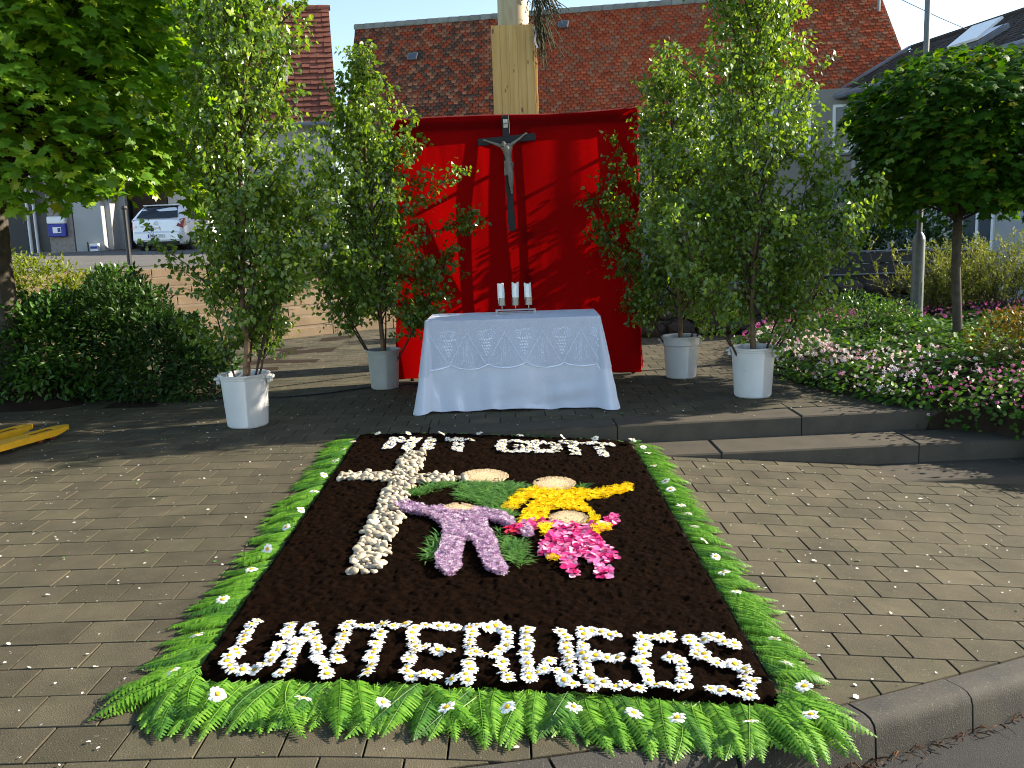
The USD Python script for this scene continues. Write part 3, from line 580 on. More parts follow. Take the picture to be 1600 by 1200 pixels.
# house on the left with a brown ribbed roof, entrance porch and grey wing
h3 = thing('brown_roof_house', 'white house with reddish brown roof in even courses behind the left birch', 'house')
A3, B3 = np.array([-19., 33.2, 5.75]), np.array([-5.95, 33.5, 5.75]); C3, D3 = np.array([-6.65, 37.0, 10.54]), np.array([-19., 35.8, 10.54])
put('roof_tiles', roof_tiles(A3, B3, C3, D3, 22, 44, .06, .0, False, 9, .008), m_('roof_tile_brown'), h3, kind='stuff')
put('roof_deck', quad(A3 + dn, B3 + dn, C3 + dn, D3 + dn), m_('dark_wood'), h3)
ridge_row(D3 + [0, 0, .02], C3 + [0, 0, .02], 30, h3, 'roof_tile_brown', .14)
wv = MB().add(quad([-19, 33.6, .8], [-6.2, 33.9, .8], [-6.2, 33.9, 5.9], [-19, 33.6, 5.9])).add((np.array([[-6.2, 33.9, .8], [-7.6, 40, .8], [-7.6, 40, 5.7], [-6.9, 37, 10.3], [-6.2, 33.9, 5.8]]), [[0, 1, 2], [0, 2, 3], [0, 3, 4]]))
put('wall', wv.vf(), m_('wall_plaster'), h3)
put('rear_roof', quad(D3, C3, [-7.5, 40.2, 5.75], [-19, 39.5, 5.75]), m_('roof_tile_brown'), h3)
put('gutter', tube([A3 + [0, -.08, 0], lerp(A3, B3, .5) + [0, -.08, -.01], B3 + [0, -.08, 0]], .08, 8), m_('zinc'), h3)
for x in (-16.5, -13.5, -10.6, -8.6): window(h3, (x, 33.66 + (x + 19) * .0234 - .015, 3.7), (1, .0234), 1.1, 1.35)
for x in (-10.2, -8.4): window(h3, (x, 33.66 + (x + 19) * .0234 - .015, 1.9), (1, .0234), 1.1, 1.2)
dl = thing('dormer_window', parent=h3); put('frame', box((-8.55, 33.9, 7.4), (-7.9, 35.6, 8.0), .02), m_('zinc'), dl); put('pane', box((-8.5, 33.885, 7.45), (-7.95, 33.9, 7.95)), m_('window_glass'), dl)
s30 = 30 / 27.
X = lambda x: x * s30
Zz = lambda z: EYE + (z - EYE) * s30
g0 = 1.46
put('grey_wing', box((X(-16.5), 30.6, g0 - .6), (X(-13.6), 33.5, 4.3)), m_('wall_grey'), h3)
put('wing_opening', box((X(-15.6), 30.56, g0 - .3), (X(-14.42), 30.6, 3.2)), m_('black_metal'), h3)
for dx in (-14.35, -14.15): put('rain_pipe', tube([[X(dx), 30.5, g0 - .4], [X(dx) + .0, 30.5, 2.5], [X(dx), 30.5, 4.2]], .05, 8), m_('white_paint'), h3)
put('stone_pillar', box((X(-13.55), 30.0, g0 - .5), (X(-12.82), 30.5, 4.2), .01), m_('stone_cladding'), h3)
put('porch_wall', box((X(-12.80), 30.02, g0 - .5), (X(-11.95), 30.3, 4.2), .01), m_('wall_plaster'), h3)
put('porch_side_wall', box((X(-11.95) - .02, 30.3, g0 - .5), (X(-11.95) + .18, 33.0, 4.2), .01), m_('wall_plaster'), h3)
put('porch_wall', box((X(-11.85), 30.9, g0 - .5), (X(-11.55), 31.1, 4.2), .01), m_('wall_plaster'), h3)
dr = thing('door', parent=h3); put('door_leaf', box((X(-11.5), 31.3, g0), (X(-10.4), 31.36, 3.7), .01), m_('dark_wood'), dr); put('door_handle', tube([[X(-11.3), 31.27, 2.35], [X(-11.3), 31.24, 2.5], [X(-11.3), 31.27, 2.65]], .015, 6), m_('steel'), dr)
put('porch_roof', box((X(-13.6), 29.7, 4.2), (X(-9.6), 33.6, 4.36), .02), m_('zinc'), h3)
put('porch_step', box((X(-11.85), 30.0, g0 - .4), (X(-9.8), 31.28, g0 + .07), .01), m_('step_stone'), h3)
put('ground_floor_wall', box((X(-10.38), 31.3, g0 - .4), (X(-8.2), 33.7, 4.18), .01), m_('wall_plaster'), h3)
# letter box on the pillar
lb = thing('letter_box', 'blue letter box with white top on the stone pillar under the maple', 'letter box')
x0, x1 = X(-13.5), X(-12.98); za = Zz(2.02); 
put('box_body', box((x0, 29.82, za - .06), (x1, 29.99, za + .36), .02), m_('blue_box'), lb)
put('white_top', box((x0 - .01, 29.81, za + .362), (x1 + .01, 29.99, za + .6), .03), m_('white_paint'), lb)
put('notice', box((x0 + .17, 29.806, za + .06), (x0 + .44, 29.82, za + .25)), m_('white_paint'), lb); put('notice_mark', box((x0 + .33, 29.80, za + .09), (x0 + .42, 29.805, za + .22)), m_('blue_box'), lb)
ns = thing('pavement_stand', 'small white and blue crate standing against the white porch wall', 'crate'); xx = X(-12.32)
put('panel', box((xx, 29.8, g0), (xx + .28, 29.95, g0 + .28), .01), m_('white_paint'), ns); put('blue_band', box((xx + .02, 29.795, g0 + .12), (xx + .26, 29.8, g0 + .2)), m_('blue_box'), ns); put('side_rail', box((xx - .06, 29.78, g0), (xx - .02, 29.82, g0 + .34)), m_('black_metal'), ns)
# railing post at the head of the stairs
pp = at(202, 404, 18.3); pb = thing('railing_post', 'dark round metal post at the head of the sandstone stairs', 'post')
put('shaft', tube([[pp[0], pp[1], 1.15], [pp[0], pp[1], 1.8], [pp[0], pp[1], 2.35]], .045, 10), m_('black_metal'), pb); put('cap', xf(lathe([(0, .09), (.05, .07), (.062, .03), (.055, 0)], 12), None, (pp[0], pp[1], 2.34)), m_('black_metal'), pb)

# ------------------------------------------------------------------ altar group
# timber frame behind the cloth
fr = thing('backdrop_frame', 'timber frame with struts standing behind the red cloth', 'frame')
for x in (-1.12, -.05, .32, 1.375): put('post', box((x - .02, 9.965, 0), (x + .02, 10.005, 2.83), .004), m_('dark_wood'), fr)
for z in (2.8,): put('rail', box((-1.14, 10.006, z - .02), (1.39, 10.03, z + .02), .004), m_('dark_wood'), fr)
for a, b in (((.32, 10.006, 2.45), (.34, 10.26, 2.47)), ((1.375, 10.006, 2.52), (1.38, 10.3, 2.54)), ((-.05, 10.03, 1.2), (-.52, 10.04, 1.95)), ((.32, 10.006, 1.2), (.34, 10.2, 1.22)), ((1.375, 10.006, 1.0), (1.42, 10.9, .02)), ((-1.12, 10.006, 1.0), (-1.15, 10.9, .02))):
    a, b = np.array(a), np.array(b); put('strut', tube([a, (a + b) / 2, b], .022, 4), m_('dark_wood'), fr)
# red cloth
nx, nz = 120, 90
def cloth_pt(s, z):                                   # s in 0..1 over the front, hanging folds
    x = -1.19 + 2.62 * s; k = (2.85 - z) / 2.85
    y = 9.9 + .018 * k * np.sin(9 * s + 1.2) + .010 * np.sin(26 * s + 2 * z) * k + .004 * meshkit.noise(np.stack([x * 16, z * .9, 0 * x], -1), 4) + .02 * (meshkit.noise(np.stack([x * 2.2, z * 1.1, 0 * x], -1), 3) - .5) * 2
    x = x - .12 * (1 - s) ** 4 * k ** 2 * (s < .5) + .02 * s ** 8 * k
    return np.stack([x, y, z], -1)
S, T = np.meshgrid(np.linspace(0, 1, nx), np.linspace(0, 1, nz), indexing='ij')
topz = 2.83 + .035 * S + .012 * np.sin(S * 7); bot = .015 + .05 * np.clip(S - .84, 0, 1) + .02 * (1 + np.sin(S * 17)) * .5
cl = MB().add((cloth_pt(S.ravel(), (bot + (topz - bot) * T).ravel()), gridf(nx, nz)))
mv = thing('red_cloth', 'large bright red cloth hung as a backdrop behind the white altar table', 'cloth')
put('hanging', cl.vf(), m_('red_fabric'), mv, smooth=True)
v = []
for t in np.linspace(0, 1, 40):                       # wrapped back round the right post and over the top rail
    z = .07 + (2.865 - .07) * t; p = cloth_pt(np.array(1.0), np.array(z))
    for k, (dx, dy) in enumerate(((.0, .0), (.018, .015), (.022, .05), (.02, .1), (.012, .13))): v.append([p[0] + dx + .008 * math.sin(z * 9 + k), p[1] + dy, z])
put('side_return', (np.array(v), gridf(40, 5)), m_('red_fabric'), mv, smooth=True)
v = []
for s in np.linspace(0, 1, 60):
    p = cloth_pt(np.array(s), np.array(2.83 + .035 * s + .012 * math.sin(s * 7)))
    for dy, dz in ((0, .0), (.02, .012), (.06, .014), (.12, .01), (.13, -.03)): v.append([p[0], p[1] + dy, p[2] + dz])
put('top_fold', (np.array(v), gridf(60, 5)), m_('red_fabric'), mv, smooth=True)
v = []
for s in np.linspace(.02, .985, 60):                  # hem turned over at the back
    for z in np.linspace(0, 1, 4): p = cloth_pt(np.array(s), np.array(2.82 - .1 * z)); v.append([p[0], p[1] + .014, p[2] - .012 * math.sin(s * 5)])
put('hem', (np.array(v), gridf(60, 4)), m_('red_fabric'), mv, smooth=True)
v = []
for z in np.linspace(.05, 2.8, 50):
    for s in (.52, .535, .55, .565): p = cloth_pt(np.array(s), np.array(z)); v.append([p[0], p[1] + .012, p[2]])
put('seam', (np.array(v), gridf(50, 4)), m_('red_fabric'), mv, smooth=True)
# crucifix
cx = thing('crucifix', 'black wooden crucifix with pale carved figure hanging on the red cloth', 'crucifix')
q = .001295; C0 = np.array([.033, 9.83, 2.585]); RC = roty(-math.radians(1.6))
cp = lambda X, Z, y=0: C0 + RC @ np.array([(X - 500) * q, y, (330 - Z) * q])
def beam(x0, x1, z0, z1, y0, y1): vf = box(((x0 - 500) * q, y0, (330 - z0) * q), ((x1 - 500) * q, y1, (330 - z1) * q), .004); return xf(vf, RC, C0)
put('upright', beam(470, 530, 1072, 135, -.012, .03), m_('black_wood'), cx)
put('crossbar', xf(xf(beam(262, 738, 358, 300, -.016, .026), None, -C0), roty(-math.radians(2.2)), C0), m_('black_wood'), cx)
pl = np.array([[(x - 497) * q, -.018 - .012 * math.cos((z - 200) / 22.), (330 - z) * q] for x in (478, 490, 502, 514) for z in np.linspace(168, 236, 8)])
put('scroll', xf((pl, gridf(4, 8)), RC, C0), m_('paper'), cx, smooth=True)
tx = meshkit.text_mesh('INRI', .013, .001); tv_ = np.array(tx.vertices); tv_ = np.c_[tv_[:, 0] - tv_[:, 0].mean(), -.034 - tv_[:, 2], tv_[:, 1] + .158]
put('lettering', xf((tv_, tx.faces), RC, C0), m_('ink'), cx)
J = lambda X, Z, y, r: (np.array([(X - 500) * q, y, (330 - Z) * q]), r * q)
jt = {'hl': J(316, 325, -.025, 9), 'wl': J(334, 331, -.03, 7), 'el': J(385, 353, -.045, 9), 'sl': J(455, 382, -.06, 15), 'hr': J(660, 293, -.025, 9), 'wr': J(644, 302, -.03, 7), 'er': J(600, 335, -.045, 9), 'sr': J(532, 378, -.06, 15),
      'nk': J(490, 372, -.068, 10), 'ch': J(494, 410, -.068, 34), 'ch2': J(508, 425, -.068, 30), 'wa': J(504, 478, -.058, 25), 'hp': J(510, 525, -.058, 27), 'hq': J(500, 535, -.058, 24), 'k1': J(507, 640, -.075, 13), 'k2': J(524, 640, -.072, 13),
      'c1': J(508, 675, -.06, 13), 'c2': J(522, 675, -.06, 12), 'a1': J(512, 725, -.04, 8), 'a2': J(519, 722, -.036, 8), 'f1': J(516, 764, -.048, 8), 'f2': J(522, 758, -.04, 7), 'hd': J(471, 366, -.09, 19), 'hj': J(468, 380, -.095, 13)}
def hullm(*ks):
    ms = [manifold3d.Manifold.sphere(jt[k][1], 16).translate(tuple(jt[k][0])) for k in ks]; return manifold3d.Manifold.batch_hull(ms)
bones = [('hl', 'wl'), ('wl', 'el'), ('el', 'sl'), ('hr', 'wr'), ('wr', 'er'), ('er', 'sr'), ('sl', 'ch'), ('sr', 'ch2'), ('ch', 'ch2', 'wa'), ('sl', 'nk', 'sr'), ('wa', 'hp', 'hq'), ('hp', 'k2'), ('hq', 'k1'), ('k1', 'c1', 'a1'), ('k2', 'c2', 'a2'), ('a1', 'f1'), ('a2', 'f2'), ('nk', 'hd'), ('hd', 'hj')]
body = manifold3d.Manifold()
for b in bones: body = body + hullm(*b)
for h, w in (('hl', 'wl'), ('hr', 'wr')):              # fingers curled at the nails
    o, ww = jt[h][0], jt[w][0]; dirn = unit(o - ww)
    for k in range(5):
        a = (k - 2) * .35; dd = roty(a) @ dirn; L = (.011, .016, .017, .016, .013)[k]
        body = body + manifold3d.Manifold.batch_hull([manifold3d.Manifold.sphere(.0035, 8).translate(tuple(o)), manifold3d.Manifold.sphere(.0024, 8).translate(tuple(o + dd * L + np.array([0, -.006, 0])))])
body = body + manifold3d.Manifold.sphere(.0045, 8).translate(tuple(jt['hd'][0] + np.array([-.006, -.022, -.006])))
bm = body.refine_to_length(.008).to_mesh(); bt = trimesh.Trimesh(bm.vert_properties[:, :3], bm.tri_verts); trimesh.smoothing.filter_taubin(bt, iterations=6)
fig = thing('figure', parent=cx)
put('carved_body', xf(bt, RC, C0), m_('carved_wood'), fig, smooth=True)
hm = manifold3d.Manifold.batch_hull([manifold3d.Manifold.sphere(.022, 12).translate(tuple(jt['hd'][0] + np.array([.004, .01, .008]))), manifold3d.Manifold.sphere(.012, 12).translate(tuple(jt['hd'][0] + np.array([.018, .012, -.022])))]).to_mesh()
put('hair', xf((hm.vert_properties[:, :3], hm.tri_verts), RC, C0), m_('dark_wood'), fig, smooth=True)
bd = manifold3d.Manifold.sphere(.011, 10).translate(tuple(jt['hj'][0] + np.array([-.002, -.004, -.008]))).to_mesh(); put('beard', xf((bd.vert_properties[:, :3], bd.tri_verts), RC, C0), m_('dark_wood'), fig, smooth=True)
rg_ = MB(); cth = jt['hd'][0] + np.array([0, 0, .012]); rg_.add(tube([cth + .021 * np.array([math.cos(a), math.sin(a), .2 * math.sin(a)]) for a in np.linspace(0, 6.4, 24)], .0035, 5)); put('thorn_ring', xf(rg_.vf(), RC, C0), m_('dark_wood'), fig)
v = []
for a in np.linspace(0, 2 * math.pi, 33):             # loin cloth with a knot and hanging end
    for k, z in enumerate(np.linspace(505, 595, 8)):
        r = (33 - 3 * k * .3 + 3 * math.sin(5 * a + k)) * q; v.append([(508 - k * .6) * q - 500 * q + r * math.cos(a) * 1.05, -.06 + r * .85 * math.sin(a), (330 - z - 10 * math.cos(a)) * q])
put('loin_cloth', xf((np.array(v), gridf(33, 8)), RC, C0), m_('carved_wood'), fig, smooth=True)
v = [[(466 + 9 * math.sin(k * .9 + j) * .4 + j * 7 - 500) * q, -.085 + .008 * math.sin(j * 2.2 + k * .4), (330 - z) * q] for j in range(4) for k, z in enumerate(np.linspace(505, 618, 8))]
put('cloth_end', xf((np.array(v), gridf(4, 8)), RC, C0), m_('carved_wood'), fig, smooth=True)
# altar table and its cloths
TZ = .83; T0, TA = np.array([.03, 8.47]), math.radians(-1.0); A_, B_ = .79, .385
tb = thing('altar_table', 'plain table carrying the white altar cloths', 'table')
tp = lambda vf: xf(vf, rotz(TA), (T0[0], T0[1], 0))
put('tabletop', tp(box((-A_ + .012, -B_ + .012, TZ - .04), (A_ - .012, B_ - .012, TZ - .006), .005)), m_('dark_wood'), tb)
for sx in (-1, 1):
    for sy in (-1, 1): put('leg', tp(box((sx * (A_ - .08) - .03, sy * (B_ - .08) - .03, 0), (sx * (A_ - .08) + .03, sy * (B_ - .08) + .03, TZ - .042), .005)), m_('dark_wood'), tb)
def ring(nf=90, ns=44, nc=18, rc=.02):
    pts, nrm, cor = [], [], []
    a, b = A_ - rc, B_ - rc
    for (cxn, cyn, a0, n, ln, sx, sy) in ((-a, -b, math.pi, nf, 2 * a, 1, 0), (a, -b, 1.5 * math.pi, ns, 2 * b, 0, 1), (a, b, 0, nf, 2 * a, -1, 0), (-a, b, .5 * math.pi, ns, 2 * b, 0, -1)):
        for k in range(nc): t = a0 + .5 * math.pi * (k + .5) / nc; pts.append([cxn + rc * math.cos(t), cyn + rc * math.sin(t)]); nrm.append([math.cos(t), math.sin(t)]); cor.append(math.sin(math.pi * (k + .5) / nc) ** .7)
        t = a0 + .5 * math.pi
        for k in range(1, n):
            w = k / n; pts.append([cxn + rc * math.cos(t) + sx * ln * w, cyn + rc * math.sin(t) + sy * ln * w]); nrm.append([math.cos(t), math.sin(t)]); cor.append(math.exp(-min(w, 1 - w) * ln / .09) * .0)
    return np.array(pts), np.array(nrm), np.array(cor)
RP, RN, RC_ = ring(); NR = len(RP)
def drape(i, v, lift=0.0):                            # i: ring index array, v: 0 at the table edge .. 1 at the hem
    p, n, c = RP[i], RN[i], RC_[i]
    w = meshkit.noise(np.stack([p[:, 0] * 3.1 + 9, p[:, 1] * 3.1 + 5, np.zeros(len(p))], -1), 5) - .5
    w2 = meshkit.noise(np.stack([p[:, 0] * 9 + 3, p[:, 1] * 9, v * 2.2], -1), 8) - .5
    w3 = meshkit.noise(np.stack([p[:, 0] * 2.0, v * 9 + p[:, 0] * 1.5, np.zeros(len(p))], -1), 12) - .5
    off = v ** .8 * (.055 + .045 * (p[:, 0] > 0) * np.clip(p[:, 0] / A_, 0, 1) ** 6) + c * .10 * v + .11 * v ** 1.5 * w * (1 - c) + .045 * v ** 1.2 * w2 + .03 * w3 * np.clip(v - .5, 0, 1) * 2.2 + lift
    edge = np.clip(v * 14, 0, 1)
    z = TZ + .004 - .012 * (1 - np.sqrt(np.clip(1 - edge ** 2, 0, 1))) - v * (TZ - .010 - (.05 * (w + .35) + .03 * w2) * (1 - c)) + lift * (v < .02)
    xy = p + n * (off * 1)[:, None]
    return np.c_[xy, z]
rows = np.r_[0, .01, .03, .06, np.linspace(.1, 1, 30)]
def cloth_mesh(rows, lift, vb=None):
    v = [[0, 0, TZ + .004 + lift]]; idx = np.arange(NR)
    for s in (.35, .7, .93): v += list(np.c_[RP * s, np.full(NR, TZ + .004 + lift)])
    for r in rows: v += list(drape(idx, r * (vb if vb is not None else np.ones(NR)), lift))
    v = np.array(v); f = [[0, 1 + i, 1 + (i + 1) % NR] for i in range(NR)]
    for k in range(len(rows) + 2):
        a = 1 + k * NR; i = np.arange(NR); j = (i + 1) % NR
        f += list(np.stack([a + i, a + NR + i, a + NR + j], 1)) + list(np.stack([a + i, a + NR + j, a + j], 1))
    return tp((v, np.array(f)))
tc = thing('tablecloth', 'floor length white linen cloth draped over the altar table', 'tablecloth')
put('linen', cloth_mesh(rows, 0.0), m_('white_linen'), tc, smooth=40)
tg = drape(np.array([18 + 88]), np.array([.9]))[0]; put('care_label', tp(box((A_ + .085, -B_ - .065, .10), (A_ + .11, -B_ - .06, .24))), m_('white_paint'), tc)
for k in range(4): put('care_label_print', tp(box((A_ + .09, -B_ - .067, .115 + .03 * k), (A_ + .106, -B_ - .0655, .13 + .03 * k))), m_('ink'), tc)
fronti = np.where((RN[:, 1] < -.99))[0]
sfront = (RP[:, 0] + A_) / (2 * A_)
per = np.cumsum(np.r_[0, np.linalg.norm(np.diff(RP, axis=0), axis=1)]); LW = 1.58 / 4.6
ph = ((per - per[fronti[0]]) / LW + .42)
scal = np.abs(np.sin(np.pi * ph)) ** .6
VB = .47 + .06 * scal
VB = np.where(RN[:, 1] > .5, .3, VB) + .06 * (RC_ > .01) * (RN[:, 1] < .2) + .05 * np.clip(-RP[:, 0] / A_, 0, 1) * (RN[:, 1] < -.9) * 0
lc = thing('lace_cloth', 'white lace cover with scalloped edge laid over the altar cloth', 'lace cloth')
put('lace_ground', cloth_mesh(np.r_[0, .02, .06, .12, np.linspace(.2, 1, 18)], .006, VB), m_('lace'), lc, smooth=40)
def fp(x, v, lift=.0065):                             # point on the front face at x (metres from the left), depth v
    i = np.clip(np.interp(x - A_, RP[fronti, 0], fronti), fronti[0], fronti[-1]); i0 = int(i); a = drape(np.array([i0, min(i0 + 1, fronti[-1])]), np.array([v, v]), lift); return a[0] + (a[1] - a[0]) * (i - i0)
def ribbon(pts, r, par, nm):
    pts = np.array([fp(*p) for p in pts]); put(nm, tp(tube(pts, r, 5)), m_('lace_thread'), par)
x00 = -(.42) * LW
bor = MB(); k_ = fronti[::1]
bor.add(tube(np.array([drape(np.array([i]), np.array([VB[i]]), .007)[0] for i in k_]), .005, 6))
put('scalloped_border', tp(bor.vf()), m_('lace_thread'), lc)
for k in range(6):
    xl, xm, xr = x00 + k * LW, x00 + (k + .5) * LW, x00 + (k + 1) * LW
    seg = lambda a, b: [(a[0] + (b[0] - a[0]) * t, a[1] + (b[1] - a[1]) * t) for t in np.linspace(0, 1, 12) if .015 < a[0] + (b[0] - a[0]) * t < 2 * A_ - .015]
    for a, b in (((xl + .015, .46), (xm, .12)), ((xm, .12), (xr - .015, .46))):
        s_ = seg(a, b)
        if len(s_) > 2: ribbon(s_, .0032, lc, 'zigzag_band')
    if .1 < xm < 2 * A_ - .06:                         # IHS under each peak
        g_ = MB(); c = xm; w = .036
        strokes = [[(c - w - .012, .30), (c - w, .285), (c - w, .45), (c - w - .01, .475), (c - w - .028, .46)], [(c - .014, .26), (c - .014, .47)], [(c + .006, .26), (c + .006, .47)], [(c - .014, .37), (c + .006, .36)], [(c - .004, .2), (c - .004, .3)],
                   [(c + w + .02, .31), (c + w + .008, .295), (c + w - .006, .31), (c + w - .006, .35), (c + w + .012, .39), (c + w + .012, .44), (c + w, .465), (c + w - .014, .45)]]
        for s_ in strokes: g_.add(tube(np.array([fp(*p) for p in s_]), .0026, 5))
        put('monogram', tp(g_.vf()), m_('lace_thread'), lc)
    g_ = MB()                                          # bunch of grapes between the peaks
    for r_, n_ in enumerate((4, 3, 4, 3, 2, 1)):
        for j in range(n_):
            x_, v_ = xr + (j - (n_ - 1) / 2) * .022 + .002 * (r_ % 2), .2 + r_ * .035
            if .02 < x_ < 2 * A_ - .02: sp = trimesh.creation.icosphere(1, .008); g_.add(xf((sp.vertices * [1, .35, 1], sp.faces), None, fp(x_, v_)))
    for a in (-1, 1):
        c = [(xr + a * (.055 + .03 * math.cos(t)), .15 + .045 * math.sin(t)) for t in np.linspace(0, 6.28, 14)]
        if all(.01 < p[0] < 2 * A_ - .01 for p in c): g_.add(tube(np.array([fp(*p) for p in c]), .0026, 5)); c2 = [(xr + a * (.055 + .012 * math.cos(t)), .15 + .018 * math.sin(t)) for t in np.linspace(0, 6.28, 10)]; g_.add(tube(np.array([fp(*p) for p in c2]), .0026, 5))
    c = [(xr - .06, .10), (xr + .06, .10)]
    if c[0][0] > .02 and c[1][0] < 2 * A_ - .02: g_.add(tube(np.array([fp(xr - .06 + .12 * t, .10 + .01 * math.sin(6 * t)) for t in np.linspace(0, 1, 8)]), .0026, 5))
    if g_.v: put('grape_motif', tp(g_.vf()), m_('lace_thread'), lc)
# candle stand and candles
zc = TZ + .012; cs = thing('candle_stand', 'steel rail holding three cups for the white candles on the altar', 'candle holder')
c0, c1 = np.array([-.131, 8.62]), np.array([.256, 8.60]); uc = unit(c1 - c0); L_ = np.linalg.norm(c1 - c0)
loc = lambda vf: oriented(vf, (*c0, zc), uc)
put('rail', loc(box((0, -.035, .03), (L_, .035, .045), .003)), m_('steel'), cs)
for x in (0, L_ - .02): put('foot', loc(box((x, -.03, -.004), (x + .02, .03, .03), .002)), m_('steel'), cs)
put('lower_bar', loc(box((.0, -.008, -.004), (L_, .008, .004))), m_('steel'), cs)
lbls = ('leftmost white pillar candle on the altar candle rail', 'middle white pillar candle on the altar candle rail, slightly tallest with melted rim', 'rightmost white pillar candle on the altar candle rail')
for k, x in enumerate((.062, .192, .318)):
    cp_ = thing('cup', parent=cs)
    put('stem', loc(xf(lathe([(.02, .045), (.005, .05), (.005, .075), (.012, .08), (0, .08)], 12), None, (x, 0, 0))), m_('steel'), cp_)
    put('bowl', loc(xf(lathe([(0, .08), (.036, .08), (.037, .155), (.034, .155), (.034, .1), (0, .1)], 24), None, (x, 0, 0))), m_('steel'), cp_, smooth=30)
    h = (.285, .292, .283)[k]; r = .0335
    pr = [(0, .102), (r, .102), (r, h - .012)]
    cv = lathe(pr + [(r * .99, h), (r * .9, h + .002), (r * .8, h - .01), (r * .3, h - .014), (0, h - .014)], 24); vv = cv[0].copy(); ang = np.arctan2(vv[:, 1], vv[:, 0]); up = vv[:, 2] > h - .013
    vv[:, 2] += up * .008 * np.sin(2 * ang + k) * (vv[:, 0] ** 2 + vv[:, 1] ** 2 > .0006)
    cn = thing('pillar_candle', lbls[k], 'candle')
    put('wax', loc(xf((vv, cv[1]), rotx(0) @ roty((-.03, .01, -.025)[k]), (x, 0, 0))), m_('candle_wax'), cn, smooth=35); put('wick', loc(tube([(x, 0, h - .015), (x + .001, 0, h - .008), (x + .003, 0, h)], .0012, 5)), m_('ink'), cn)
# maypole with its board casing and garland
mp = thing('maypole', 'tall peeled tree trunk pole in a box of spruce boards behind the cloth', 'pole')
px0, px1, py0 = -.103, .412, 11.3
put('trunk', tube([(.165, 11.58, 0), (.17, 11.58, 2), (.172, 11.58, 4.3), (.178, 11.58, 7.5), (.18, 11.58, 11)], [.2, .2, .19, .18, .15], 28), m_('pole_wood'), mp, smooth=True)
wB = (px1 - px0) / 5
for k in range(5): put('board', box((px0 + k * wB + .0006, py0 - .0008 * (k % 2), 0), (px0 + (k + 1) * wB - .0006, py0 + .027, 4.065), .0012), m_('spruce_board'), mp)
for x in (px0, px1 + .004): put('side_board', box((x if x > 0 else x, py0 + .028, 0), (x + .024 if x > 0 else x + .027, py0 + .52, 4.06), .002), m_('spruce_board'), mp)
put('rear_board', box((px0 + .03, py0 + .49, 0), (px1, py0 + .517, 4.05), .002), m_('spruce_board'), mp)
rib = np.array([[.40 + .012 * math.sin(k) + .004 * k, 11.25 - .004 * k, 4.02 - .035 * k] for k in range(8)]); rv = np.vstack([rib, rib + [.022, .006, .004]])
ga = thing('garland', 'dry evergreen garland with white ribbon hanging from the maypole', 'garland')
put('ribbon', (rv, gridf(2, 8)), m_('white_paint'), ga)
gm = MB(); rg = np.random.default_rng(5)
for k in range(150):
    z0 = rg.uniform(4.05, 5.2); o = np.array([.42 + rg.uniform(0, .10), 11.35 + rg.uniform(-.12, .12), z0]); L = rg.uniform(.2, .5); dx = rg.normal(.03, .11) + .06 * (z0 > 4.3)
    P = np.array([o + np.array([dx * t ** .7, rg.normal(0, .01), -L * t]) for t in np.linspace(0, 1, 5)]); gm.add(tube(P, .005, 4, False))
    for t in np.linspace(.1, 1, 7):
        p = P[0] + (P[-1] - P[0]) * t; a = rg.uniform(0, 6.3); e = np.array([math.cos(a), math.sin(a), -.8]) * .05; gm.add((np.array([p, p + e + [.006, 0, 0], p + e - [.006, 0, 0.004]]), [[0, 1, 2]]))
put('twigs', gm.vf(), m_('garland_green'), ga, kind='stuff')

# ------------------------------------------------------------------ the flower carpet
rng = np.random.default_rng(21)
SZ = .035                                             # soil thickness
QBL, QBR, QTR, QTL = np.array([-1.225, 3.085]), np.array([.95, 2.99]), np.array([.955, 7.13]), np.array([-1.265, 7.12])
nu, nv = 240, 440
U, V = np.meshgrid(np.linspace(0, 1, nu), np.linspace(0, 1, nv), indexing='ij'); U, V = U.ravel(), V.ravel()
xy = ((QBL * (1 - U)[:, None] + QBR * U[:, None]) * (1 - V)[:, None] + (QTL * (1 - U)[:, None] + QTR * U[:, None]) * V[:, None])
e = np.minimum(np.minimum(U, 1 - U) * 2.2, np.minimum(V, 1 - V) * 4); w = np.c_[xy, np.zeros(len(xy))]
clod = .75 * meshkit.noise(w * 42, 1) + .45 * meshkit.noise(w * 90, 2) + .5 * meshkit.noise(w * 12, 3) + .2 * meshkit.noise(w * 160, 6)
xy = xy + (.012 * np.c_[meshkit.noise(w * 25, 4) - .5, meshkit.noise(w * 25, 5) - .5])
z = Z(xy[:, 0]) + np.clip(e / .03, 0, 1) ** .6 * (SZ - .012 + .02 * clod)
put('soil_bed', (np.c_[xy, z], gridf(nu, nv)), m_('soil'), smooth=True, label='dark brown soil bed forming the ground of the flower carpet', cat='soil bed')
zs = lambda x, y: float(Z(x)) + SZ
def img(org, pts, sc=5.714): return [G(org[0] + x / sc, org[1] + y / sc, SZ)[:2] for x, y in pts]
def ell(org, c, r, sc=5.714): return img(org, [(c[0] + r[0] * math.cos(t), c[1] + r[1] * math.sin(t)) for t in np.linspace(0, 2 * math.pi, 28)[:-1]], sc)
A6, A7 = (510, 700), (720, 720)

